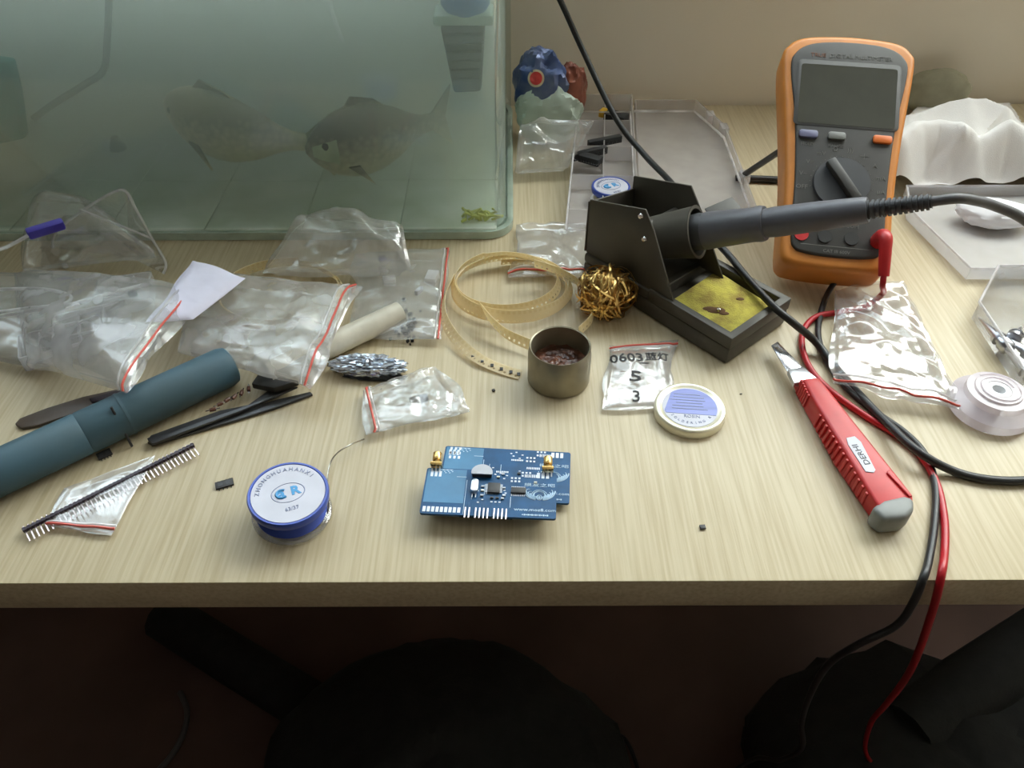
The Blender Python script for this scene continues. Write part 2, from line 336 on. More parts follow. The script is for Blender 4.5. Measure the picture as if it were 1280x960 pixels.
def zipbag(name, label, px, z=.001, puff=.006, seed=1, amp=.003, s=45, zipe=0, mat='film', group=None, zipcol='zipred', under=None, lift=None, n=80, rag=.002, cat='zip bag', zippos=.07):
    """px: four pixel corners TL,TR,BR,BL of the bag lying on the desk; zipe: which edge carries the zip (0 top,1 right,2 bottom,3 left,None)"""
    c = [at(q[0], q[1], z + (q[2] if len(q) > 2 else 0)) for q in px]
    ctr = sum(c, Vector())/4
    t = thing(name, label, cat, (ctr.x, ctr.y, DZ + z), group)
    def base(u, v):
        a = c[0].lerp(c[1], u); b = c[3].lerp(c[2], u); p = a.lerp(b, v)
        e = min(u, 1-u, v, 1-v)
        w_ = noise.noise(Vector((p.x*30, p.y*30, seed)))*rag*3 if e < .02 else 0
        p.x += w_; p.y += w_*.7
        return p, e
    def zat(p, e, u, v, top):
        bl = (1-(2*u-1)**4)*(1-(2*v-1)**4)
        h = puff*bl**.6 + creases(p.x, p.y, s*1.3, seed, amp)*(.35+.65*min(1, e*8))+amp*.9
        if under: h = max(h, under(p.x, p.y)) if top else h
        return max(h, .0012) if top else .0005+max(0, crumple(p.x, p.y, s*.7, seed+9, amp*.3))*min(1, e*10)
    def ftop(u, v):
        p, e = base(u, v); p.z += zat(p, e, u, v, True); return p
    def fbot(u, v):
        p, e = base(u, v); k = min(1, e*12)
        p.z += zat(p, e, u, v, False)*k + zat(p, e, u, v, True)*(1-k)*.93; return p
    b = MB(); b.sheet(ftop, n, n, flip=True); b.build('top_film', M[mat], t)
    b = MB(); b.sheet(fbot, n//2, n//2); b.build('bottom_film', M[mat], t)
    if zipe is not None:
        def line(k, q):
            return {0: (q, k), 1: (1-k, q), 2: (q, 1-k), 3: (k, q)}[zipe]
        up = Vector((0, 0, .0006))
        for k, mt, nm, r in ((zippos, zipcol, 'zip_line', .0008), (zippos+.035, 'zipw', 'zip_ridge', .0007)):
            if mt is None: continue
            pts = [ftop(*line(k, i/40))+up for i in range(41)]
            b = MB(); b.tube(pts, r, 6); b.build(nm, M[mt], t)
    return t
def cable(name, label, pts, r, mat, cat='cable', k=8, **kw):
    b = MB(); b.tube(cr(pts, k), r, 10); o = b.build(name, M[mat]); return tag(o, label, cat)

# ---------------- structure ----------------
YF = .2325; YB = .842; X0, X1 = -.80, .80; TH = .025
def wallbox(name, x0, x1, y0, y1, z0, z1, mt):
    b = MB(); b.box(((x0+x1)/2, (y0+y1)/2, (z0+z1)/2), (x1-x0, y1-y0, z1-z0)); return b
RX0, RX1, RY0, RY1, RZ = -1.7, 1.9, -2.4, WALLY, 2.6
struct(wallbox('floor', RX0, RX1, RY0, RY1+.12, -.05, 0, 0).build('floor', M['floor'], smooth=False))
struct(wallbox('ceiling', RX0, RX1, RY0, RY1+.12, RZ, RZ+.05, 0).build('ceiling', M['ceil'], smooth=False))
struct(wallbox('wall_left', RX0-.1, RX0, RY0, RY1+.12, 0, RZ, 0).build('wall_left', M['wallf'], smooth=False))
struct(wallbox('wall_right', RX1, RX1+.1, RY0, RY1+.12, 0, RZ, 0).build('wall_right', M['wall'], smooth=False))
struct(wallbox('wall_front', RX0, RX1, RY0-.1, RY0, 0, RZ, 0).build('wall_front', M['wallf'], smooth=False))
WX0, WX1, WZ0, WZ1 = -1.0, 1.5, DZ+.36, DZ+1.55
b = MB()
b.box(((RX0+RX1)/2, WALLY+.06, WZ0/2), (RX1-RX0, .12, WZ0)); b.box(((RX0+RX1)/2, WALLY+.06, (WZ1+RZ)/2), (RX1-RX0, .12, RZ-WZ1))
b.box(((RX0+WX0)/2, WALLY+.06, (WZ0+WZ1)/2), (WX0-RX0, .12, WZ1-WZ0)); b.box(((RX1+WX1)/2, WALLY+.06, (WZ0+WZ1)/2), (RX1-WX1, .12, WZ1-WZ0))
struct(b.build('wall_back', M['wall'], smooth=False))
wn = bpy.data.objects.new('window_1', None); COL.objects.link(wn); wn.location = ((WX0+WX1)/2, WALLY+.06, WZ0); struct(wn)
for nm, c, d in (('window_frame', ((WX0+WX1)/2, WALLY+.06, WZ0+.02), (WX1-WX0, .05, .04)), ('window_frame', ((WX0+WX1)/2, WALLY+.06, WZ1-.02), (WX1-WX0, .05, .04)),
                 ('window_frame', (WX0+.02, WALLY+.06, (WZ0+WZ1)/2), (.04, .05, WZ1-WZ0-.08)), ('window_frame', (WX1-.02, WALLY+.06, (WZ0+WZ1)/2), (.04, .05, WZ1-WZ0-.08)),
                 ('window_mullion', ((WX0+WX1)/2, WALLY+.06, (WZ0+WZ1)/2), (.04, .05, WZ1-WZ0-.08))):
    b = MB(); b.box(c, d); b.build(nm, M['wframe'], wn, bevel=.003)
for sx in (-1, 1):
    b = MB(); b.box(((WX0+WX1)/2+sx*(WX1-WX0-.04)/4, WALLY+.06, (WZ0+WZ1)/2), ((WX1-WX0)/2-.05, .004, WZ1-WZ0-.08)); b.build('pane', M['glass'], wn, smooth=False)

# desk
desk = thing('desk', 'pale oak laminate desk with a thick squared front edge against the wall', 'desk', (0, (YF+YB)/2, 0))
b = MB(); b.box((0, (YF+YB)/2, DZ-TH/2), (X1-X0, YB-YF, TH)); b.build('desktop', M['desk'], desk, bevel=.0006)
for sx in (-1, 1):
    for y in (YF+.06, YB-.05):
        b = MB(); b.box((sx*.74, y, (DZ-TH)/2), (.04, .04, DZ-TH)); b.build('leg', M['steel'], desk, bevel=.002)
    b = MB(); b.box((sx*.74, (YF+YB)/2, DZ-TH-.03), (.03, YB-YF-.15, .04)); b.build('side_rail', M['steel'], desk)

# ---------------- aquarium ----------------
TX0, TX1, TY0, TY1, TZ = -.60, 0.0, .5705, .834, .27
aq = thing('aquarium', 'large bent-glass aquarium of murky green water on the left of the desk', 'aquarium', ((TX0+TX1)/2, (TY0+TY1)/2, DZ))
poly = [p for p in roundrect(TX1-TX0, TY1-TY0, .022, 8, (TX0+TX1)/2, (TY0+TY1)/2)]
b = MB(); shell(b, poly, DZ+.004, DZ+TZ, .005, floor=False); b.build('glass_wall', M['glass'], aq)
b = MB(); b.prism(poly, DZ, DZ+.004); b.build('bottom_pane', M['seal'], aq)
b = MB(); shell(b, shrink(poly, -.0015), DZ+.0005, DZ+.0075, .005, floor=False); b.build('base_seal', M['seal'], aq)
b = MB(); shell(b, shrink(poly, -.0008), DZ+TZ, DZ+TZ+.006, .007, floor=False); b.build('top_rim', M['seal'], aq)
ip = shrink(poly, .0052)
b = MB(); b.prism(ip, DZ+.0041, DZ+.235); b.build('water', M['water'], aq, smooth=False)
for j in range(3):
    for i in range(7):
        x = TX0+.048+i*.083; y = TY0+.045+j*.086
        b = MB(); b.box((x, y, DZ+.0066), (.0825, .0855, .004)); b.build('tile', M['tile'], aq, bevel=.001)
def loft(mb, spine, hs, ws, n=20, up=Vector((0, 0, 1))):
    """fish body: ellipse rings along a spine"""
    vs = []; fs = []; K = len(spine)
    for i, p in enumerate(spine):
        t = (spine[min(i+1, K-1)]-spine[max(i-1, 0)]).normalized(); u = (up-t*up.dot(t)).normalized(); s_ = t.cross(u)
        for k in range(n):
            a = 2*math.pi*k/n; vs.append(p+u*math.sin(a)*hs[i]+s_*math.cos(a)*ws[i])
    for i in range(K-1):
        for k in range(n): fs.append((i*n+k, i*n+(k+1) % n, (i+1)*n+(k+1) % n, (i+1)*n+k))
    fs += [tuple(reversed(range(n))), tuple(range((K-1)*n, K*n))]
    return mb.add(vs, fs)
TL_ = 0
def fish(label, head, tail, bend, hh, mat, name, eye_side):
    head = Vector(head); tail = Vector(tail); L_ = (tail-head).length
    t = thing(name, label, 'fish', ((head+tail)/2) * 1.0)
    d = (tail-head).normalized(); side = Vector((-d.y, d.x, 0)).normalized()
    if side.y > 0: side = -side      # towards the camera
    K = 24; sp = []; hs = []; ws = []
    prof = [(0, .10), (.04, .34), (.10, .58), (.2, .84), (.32, .98), (.42, 1), (.55, .93), (.7, .70), (.82, .42), (.92, .27), (1, .26)]
    for i in range(K+1):
        q = i/K
        for a in range(len(prof)-1):
            if prof[a][0] <= q <= prof[a+1][0]:
                r = prof[a][1]+(prof[a+1][1]-prof[a][1])*(q-prof[a][0])/(prof[a+1][0]-prof[a][0]); break
        sp.append(head.lerp(tail, q)+side*bend*math.sin(q*math.pi)); hs.append(r*hh); ws.append(r*hh*.58*(1-.5*max(0, q-.6)))
    b = MB(); loft(b, sp, hs, ws); b.build('body', mat, t)
    up = Vector((0, 0, 1))
    def fin(pts, nm, th=.0012):
        b = MB(); n_ = len(pts); c_ = side*th
        b.add([p+c_ for p in pts]+[p-c_ for p in pts], [tuple(range(n_)), tuple(reversed(range(n_, 2*n_)))]+[(i, n_+i, n_+(i+1) % n_, (i+1) % n_) for i in range(n_)]); b.build(nm, mat, t)
    e = sp[-1]; fin([e+up*hh*.25, e+d*L_*.17+up*hh*.95, e+d*L_*.11+up*hh*.1, e+d*L_*.16-up*hh*.8, e-up*hh*.25], 'tail_fin')
    m_ = sp[9]; fin([sp[7]+up*hs[7]*.9, sp[9]+up*hh*1.22, sp[13]+up*hh*1.05, sp[16]+up*hs[16]*.9], 'dorsal_fin')
    fin([sp[6]-up*hs[6]*.5+side*ws[6], sp[10]-up*hh*1.0+side*ws[8]*1.2, sp[8]-up*hs[8]*.45+side*ws[8]], 'pectoral_fin')
    pe = sp[3]+side*ws[3]*.86+up*hs[3]*.25
    b = MB(); b.lathe([(0, -.0035), (.0025, -.0025), (.0035, 0), (.0025, .0025), (0, .0035)], 12, Matrix.Translation(pe)); b.build('eye', M['eye'], t)
    # gill cover plate
    if eye_side: b = MB(); loft(b, [sp[1], sp[2], sp[3], sp[4], sp[5]], [hs[i]*.8 for i in (1, 2, 3, 4, 5)], [ws[i]*1.06 for i in (1, 2, 3, 4, 5)], up=Vector((0, 0, 1))); b.build('head', M['fhead'], t)
    return t
fish('olive fish on the left of the tank, blunt head pointing left', atY(206, 130, .66), atY(384, 178, .625), .012, .031, M['fish1'], 'fish', 0)
fish('grey fish on the right of the tank, pale cheek pointing left', atY(382, 188, .600), atY(540, 152, .655), .004, .031, M['fish2'], 'fish', 1)
ag = thing('algae_clump', 'yellow green algae patch in the near right corner of the tank floor', 'algae', at(598, 284, .009))
b = MB(); rg = random.Random(5)
for k in range(70):
    p = at(598+rg.gauss(0, 16), 280+rg.gauss(0, 5), .009); 
    if p.x > -.012 or p.y < .585: continue
    b.tube([p, p+Vector((rg.gauss(0, .004), rg.gauss(0, .003), .004)), p+Vector((rg.gauss(0, .007), rg.gauss(0, .004), rg.uniform(.003, .009)))], .0012, 5)
b.build('strands', M['algae'], ag)['kind'] = 'stuff'
# filter hanging in the tank's back right
ft = thing('aquarium_filter', 'black ribbed aquarium filter with a blue top inside the tank', 'filter', atY(580, 108, .635))
q = [atY(551, 24, .635), atY(607, 24, .635), atY(602, 107, .635), atY(568, 109, .635)]
b = MB(); vs = [p+Vector((0, s_*.014, 0)) for s_ in (-1, 1) for p in q]
b.add(vs, [(3, 2, 1, 0), (4, 5, 6, 7)]+[(i, (i+1) % 4, 4+(i+1) % 4, 4+i) for i in range(4)]); b.build('body', M['black'], ft, bevel=.003)
for k in range(6):
    a = q[0].lerp(q[3], .12+.13*k)+Vector((.002, -.0148, 0)); c = q[1].lerp(q[2], .12+.13*k)+Vector((-.002, -.0148, 0))
    b = MB(); b.tube([a, c], .0011, 6); b.build('rib', M['black'], ft)
b = MB(); b.lathe([(.0, 0), (.015, 0), (.019, .006), (.020, .035), (.0, .036)], 28, Matrix.Translation(atY(582, 14, .635)-Vector((0, 0, .0)))); b.build('motor_head', M['fblue'], ft)
b = MB(); b.box(tuple(atY(580, 20, .635)+Vector((0, 0, .001))), (.046, .03, .008)); b.build('collar', M['seal'], ft, bevel=.002)
cable('air_hose', 'dark air hose hanging down inside the left of the aquarium', [atY(137, -60, .66), atY(136, 0, .66), atY(134, 50, .66), atY(129, 88, .66), atY(105, 106, .66), atY(70, 128, .66), atY(42, 148, .66)], .0028, 'rubber', 'hose')
cable('intake_tube', 'thin pale tube hanging in the middle of the aquarium', [atY(408, -60, .70), atY(412, 0, .70), atY(418, 25, .70), atY(428, 52, .70)], .0022, 'white', 'tube')
tag(MB().lathe([(0, 0), (.008, 0), (.007, .004), (.004, .009), (.0035, .012), (0, .012)], 20, Matrix.Translation(atY(148, 186, .70))).build('suction_cup', M['black']), 'small dark suction cup low in the left of the tank', 'suction cup')
q = [atY(-40, 70, .62), atY(12, 78, .62), atY(22, 120, .62), atY(30, 175, .62), atY(-40, 190, .62)]
b = MB(); b.add([p for p in q]+[p+Vector((0, .012, 0)) for p in q], [(0, 4, 3, 2, 1), (5, 6, 7, 8, 9)]+[(i, (i+1) % 5, 5+(i+1) % 5, 5+i) for i in range(5)])
tag(b.build('filter_sponge', M['teal'], bevel=.003), 'teal sponge block at the far left edge of the tank', 'sponge')

# ---------------- soldering station ----------------
Lp, Fp, Rp = at(728, 345), at(907, 457), at(980, 405)
av = (Fp-Lp); bv = (Rp-Fp)
def st(a, b_, z): return Lp + av*a + bv*b_ + Vector((0, 0, z))
stand = thing('iron_stand', 'black sheet-metal soldering iron stand with a sponge tray', 'iron stand', (Lp+Rp)/2)
b = MB()
low = [st(0, 0, 0), st(1, 0, 0), st(1, 1, 0), st(0, 1, 0)]
b.prism(low, DZ+.0005, DZ+.014)
b.prism([st(0, 0, 0), st(.47, 0, 0), st(.47, 1, 0), st(0, 1, 0)], DZ+.0141, DZ+.022)
b.build('base', M['blackm'], stand, bevel=.002)
b = MB(); shell(b, [st(.471, 0, 0), st(1, 0, 0), st(1, 1, 0), st(.471, 1, 0)], DZ+.0141, DZ+.024, .006, floor=False); b.build('tray_rim', M['blackm'], stand, bevel=.0008)
def plate(nm, pts, th, mt='blackm'):
    v0 = [Vector(p) for p in pts]; nrm = (v0[1]-v0[0]).cross(v0[2]-v0[0]).normalized()*th
    n_ = len(v0); b = MB(); b.add(v0+[p+nrm for p in v0], [tuple(reversed(range(n_))), tuple(range(n_, 2*n_))]+[(i, (i+1) % n_, n_+(i+1) % n_, n_+i) for i in range(n_)])
    return b.build(nm, M[mt], stand, bevel=.0006)
plate('front_plate', [st(.0, .03, .022), st(.0, .03, .068), st(.37, .03, .083), st(.44, .03, .070), st(.63, .03, .022)], .0016)
plate('back_plate', [st(-.02, .76, .022), st(-.02, .76, .068), st(.36, .76, .082), st(.44, .76, .068), st(.66, .76, .022)], .0016)
plate('end_plate', [st(-.005, .03, .022), st(-.005, .76, .022), st(.0, .76, .058), st(.0, .03, .066)], -.0016)
plate('side_flange', [st(.46, .78, .068), st(.62, .70, .062), st(.66, 1.0, .068), st(.52, 1.06, .074)], .0016)
I0 = at(872, 290, .058); I1 = at(1165, 252, .118); iu = (I1-I0).normalized()
b = MB(); b.lathe([(.011, -.044), (.015, -.044), (.019, -.001), (.0195, .0), (.017, .0), (.013, -.043), (.011, -.043)], 30, align(I0, I1)); b.build('iron_holder_cone', M['blackm'], stand)
b = MB(); b.tube([st(.30, .05, .058), st(.30, .74, .058)], .003, 10); b.build('pivot_rod', M['blackm'], stand)
for q_ in ((.40, .0, .062), (.36, .0, .078)):
    p_ = st(*q_); b = MB(); b.lathe([(0, 0), (.0022, 0), (.0016, .0012), (0, .0016)], 12, align(p_, p_-bv)); b.build('screw', M['chrome'], stand)
b = MB(); b.prism([at(837, 377, .022), at(912, 423, .022), at(970, 385, .022), at(896, 338, .022)], DZ+.0145, DZ+.0225)
sp_ = tag(b.build('sponge', M['sponge'], bevel=.0015), 'yellow scorched cleaning sponge in the tray of the iron stand', 'sponge')
b = MB()
for (x, y, r) in ((895, 388, .0055), (887, 386, .004), (905, 392, .003), (925, 374, .0025)):
    b.lathe([(0, 0), (r, 0), (r*.8, .0005), (0, .0007)], 14, rot_at(at(x, y, .0224)) @ Matrix.Diagonal((1.3, .7, 1, 1)))
b.build('burn_mark', M['burn'], sp_)
b = MB(); b.lathe([(0, 0), (.0016, .0006), (.0014, .0022), (0, .003)], 12, Matrix.Translation(at(898, 389, .0229))); o = b.build('solder_bead', M['solder']); tag(o, 'tiny bright solder bead on the yellow sponge', 'solder bead')
# the iron
iron = thing('soldering_iron', 'grey soldering iron resting in the stand with a ribbed cable sleeve', 'soldering iron', I0)
Li = (I1-I0).length; A = align(I0, I1)
b = MB(); b.lathe([(0, -.05), (.0012, -.05), (.003, -.035), (.0035, .0), (.0, .0)], 16, A); b.build('tip', M['sheetsteel'], iron)
b = MB(); b.lathe([(0, -.008), (.0125, -.008), (.0135, .002), (.013, .006), (.0, .007)], 30, A); b.build('nut', M['dgrey'], iron)
b = MB(); b.lathe([(0, .004), (.0125, .004), (.0135, .007), (.0120, .040), (.0126, .046), (.0118, .049), (.0, .0495)], 32, A); b.build('grip', M['grey'], iron)
b = MB(); b.lathe([(0, .0485), (.0098, .0485), (.0104, .056), (.0098, .085), (.0086, .112), (.0080, .1145), (0, .1145)], 32, A); b.build('handle', M['grey'], iron)
b = MB(); pr_ = [(0, .114), (.0068, .114)]
zz = .114; n_r = 12; stp = (Li-.114)/n_r
for k in range(n_r): pr_ += [(.0062-.0001*k, zz+stp*.0), (.0062-.0001*k, zz+stp*.5), (.0050-.0001*k, zz+stp*.55), (.0050-.0001*k, zz+stp*.95)]; zz += stp
pr_ += [(.0045, zz), (0, zz)]
b.lathe(pr_, 20, A); b.build('strain_relief', M['dgrey'], iron)
b = MB(); b.tube(cr([I1-iu*.004, I1+iu*.012, at(1215, 250, .120), at(1245, 258, .112), at(1285, 278, .10), at(1340, 330, .06), at(1400, 400, .004), at(1500, 420, .003)], 8), .0032, 12); b.build('cord', M['cgrey'], iron)
# power cord hanging from above, behind and over the stand
cable('power_cord', 'black cord dropping down the wall, crossing the iron stand and running off right', [Vector(p) for p in (atY(668, -60, .76), atY(700, 0, .75), atY(728, 62, .74))] + Pz([(770, 148, .05), (806, 194, .032), (842, 232, .03), (875, 280, .0285), (910, 318, .0278), (938, 352, .0275), (968, 384, .0272), (992, 404, .022), (1020, 428, .008), (1045, 460, .004), (1075, 494, .0035), (1108, 528, .007), (1150, 566, .010), (1195, 590, .0035), (1240, 600, .003), (1290, 600, .003), (1350, 590, .003), (1450, 540, .003), (1560, 430, .003)]), .0027, 'rubber', k=10)

# ---------------- brass wool ----------------
bw = thing('brass_wool', 'ball of curly golden brass tip-cleaning wool against the iron stand', 'brass wool', at(757, 372))
c0 = at(757, 366, .018)
b = MB()
for k in range(110):
    ax = Vector((random.gauss(.5, .5), random.gauss(-.2, .5), random.gauss(0, .5))).normalized()
    u = ax.orthogonal().normalized(); v = ax.cross(u); r = random.uniform(.0125, .0195); o_ = ax*random.uniform(-.009, .009)
    ph = random.uniform(0, 6.3); pts = []
    for i in range(26):
        a = ph+i/25*5.2; rr = r*(1+.10*math.sin(a*3+k))
        p = u*math.cos(a)*rr+v*math.sin(a)*rr+o_; p.x *= 1.15; p.z = max(p.z, -.0172); pts.append(c0+p)
    # flat curly ribbon
    vs = []; fs = []
    for i, p in enumerate(pts):
        t_ = (pts[min(i+1, 25)]-pts[max(i-1, 0)]).normalized(); n_ = (p-c0).normalized(); s_ = t_.cross(n_).normalized(); tw = math.sin(i*.5+k)*.6; s2 = (s_*math.cos(tw)+n_*math.sin(tw))*.0007
        vs += [p-s2, p+s2]
    b.add(vs, [(2*i, 2*i+1, 2*i+3, 2*i+2) for i in range(25)])
o = b.build('curled_strands', M['brass'], bw); o['kind'] = 'stuff'
b = MB(); b.lathe([(0, -.0125), (.009, -.010), (.0125, 0), (.009, .009), (0, .0115)], 20, Matrix.Translation(c0+Vector((0, 0, -.0)))); b.build('dense_core', M['brass'], bw)

# ---------------- tin, lid ----------------
tn = thing('flux_tin', 'open grey metal tin with brown rosin inside, lid off', 'tin', at(698, 475))
T = rot_at(at(698, 473)); R_ = .0212; HT = .030
b = MB(); b.lathe([(0, .0004), (R_-.001, .0004), (R_, .0015), (R_, HT-.007), (R_-.0006, HT-.006), (R_-.0006, HT-.0005), (R_-.001, HT), (R_-.0018, HT-.0005), (R_-.0016, .0022), (0, .002)], 64, T); b.build('can', M['tin'], tn)
b = MB()
pr_ = [(0, .0075)]
def ros(u, v):
    r = u*(R_-.0018); a = v*2*math.pi; p = T.translation+Vector((r*math.cos(a), r*math.sin(a), .014+crumple(r*math.cos(a)+3, r*math.sin(a), 160, 3, .002)*(1-u*.3))); return p
b.sheet(ros, 16, 40); b.build('rosin', M['rosin'], tn)
ld = thing('tin_lid', 'round bright tin lid with a lavender and white paper label', 'lid', at(861, 520))
T = rot_at(at(861, 517), -6)
RL = .0232
b = MB(); b.lathe([(0, .0022), (RL-.0018, .0022), (RL-.0012, .0003), (RL, .0005), (RL, .0055), (RL-.0008, .0066), (RL-.0018, .0070), (RL-.0035, .0066), (RL-.0045, .0058), (0, .0058)], 64, T); b.build('lid_disc', M['lidtin'], ld)
b = MB()
def cirseg(y0, y1, r, n=24):
    pts = []
    a0, a1 = math.asin(max(-1, min(1, y0/r))), math.asin(max(-1, min(1, y1/r)))
    for k in range(n+1): a = a0+(a1-a0)*k/n; pts.append((r*math.cos(a), r*math.sin(a)))
    for k in range(n+1): a = a1+(a0-a1)*k/n; pts.append((-r*math.cos(a), r*math.sin(a)))
    return pts
b.prism(cirseg(-.0179, .0179, .0180), .0058, .0061, T); b.build('paper_label', M['label'], ld, smooth=False)
b = MB(); b.prism([p for p in cirseg(-.0065, .0170, .0172) if p[0] > -.0125 or p[1] < -.003], .0061, .0063, T); b.build('blue_panel', M['lblue'], ld, smooth=False)
b = MB(); b.text('ROSIN', .0036, T @ Matrix.Translation((.0005, -.0087, .0062)))
for k in range(11):
    a = math.radians(-90+(k-5)*11); b.text('SOLDERING R'[k], .0027, T @ Matrix.Translation((.0145*math.cos(a), .0145*math.sin(a), .0062)) @ Matrix.Rotation(a+math.pi/2, 4, 'Z'))
for k in range(6): b.box((-.0015 + .001*(k % 2), .0115-k*.0027, .0064), (.017+.003*(k % 3), .0006, .0001), T)
b.build('lettering', M['greyp'], ld, smooth=False)

# ---------------- solder spool ----------------
def spool(name, label, ctr, R1, ht, tiltv, wire=None, mark=True):
    t = thing(name, label, 'solder spool', (ctr.x, ctr.y, DZ))
    T = Matrix.Translation(ctr) @ Matrix.Rotation(tiltv[0], 4, 'X') @ Matrix.Rotation(tiltv[1], 4, 'Y') @ Matrix.Rotation(tiltv[2], 4, 'Z')
    b = MB(); b.lathe([(0, 0), (R1-.001, 0), (R1, .0008), (R1, .0022), (R1-.0010, .003), (0, .003)], 56, T); b.build('lower_flange', M['blister'] if mark else M['white'], t)
    b = MB(); b.lathe([(R1-.003, .003)] + [(R1-.0032+.0006*(k % 2), .003+.0006*k) for k in range(1, int((ht-.009)/.0006))] + [(R1-.006, ht-.0055)], 48, T); b.build('solder_winding', M['blue'] if mark else M['solder'], t)
    b = MB(); b.lathe([(0, ht-.006), (R1-.0022, ht-.006), (R1-.0004, ht-.005), (R1, ht-.001), (R1-.0006, ht), (R1-.0016, ht), (R1-.002, ht-.0006), (0, ht-.0006)], 56, T); b.build('upper_flange', M['blue'], t)
    b = MB(); b.lathe([(0, ht-.0006), (R1-.0022, ht-.0006), (R1-.0022, ht-.0002), (0, ht-.0001)], 56, T); b.build('paper_label', M['label'], t)
    z = ht
    b = MB(); b.lathe([(.0088, z-.0001), (.0091, z+.0001), (.0094, z-.0001), (.0088, z-.0001)], 40, T @ Matrix.Diagonal((1.0, .72, 1, 1)))
    s1 = 'ZHONGHUAHANXI'
    for k, ch in enumerate(s1):
        a = math.radians(166-k*11.5); rr = R1-.0058; b.text(ch, .0036, T @ Matrix.Translation((rr*math.cos(a), rr*math.sin(a), z)) @ Matrix.Rotation(a-math.pi/2, 4, 'Z'))
    b.text('63/37', .0034, T @ Matrix.Translation((.0, -.0115, z)))
    b.build('grey_lettering', M['greyp'], t, smooth=False)
    b = MB(); b.tube([T @ Vector((-.0035+.003*math.cos(a*.3), .0028*math.sin(a*.3), z)) for a in range(3, 19)], .0008, 5)
    b.text('a', .0100, T @ Matrix.Translation((-.0038, .0003, z)), bold=.0003); b.text('R', .0084, T @ Matrix.Translation((.0040, .0003, z)), bold=.0003)
    b.build('blue_emblem', M['bluep'], t, smooth=False)
    if wire: b = MB(); b.tube(cr(wire, 10), .0005, 6); b.build('solder_wire', M['solder'], t)
    return t
cs = at(364, 655, 0)
spool('solder_spool', 'blue solder spool with a pale round label and loose wire, near the desk edge', cs+Vector((.0, .006, .0022)), .0225, .0195, (math.radians(1.5), math.radians(4), math.radians(22)),
      wire=Pz([(330, 655, .004), (345, 668, .003), (372, 671, .002), (395, 661, .002), (408, 645, .003), (411, 627, .006), (409, 605, .003), (412, 582, .003), (421, 567, .006), (438, 556, .008), (455, 549, .002)]))

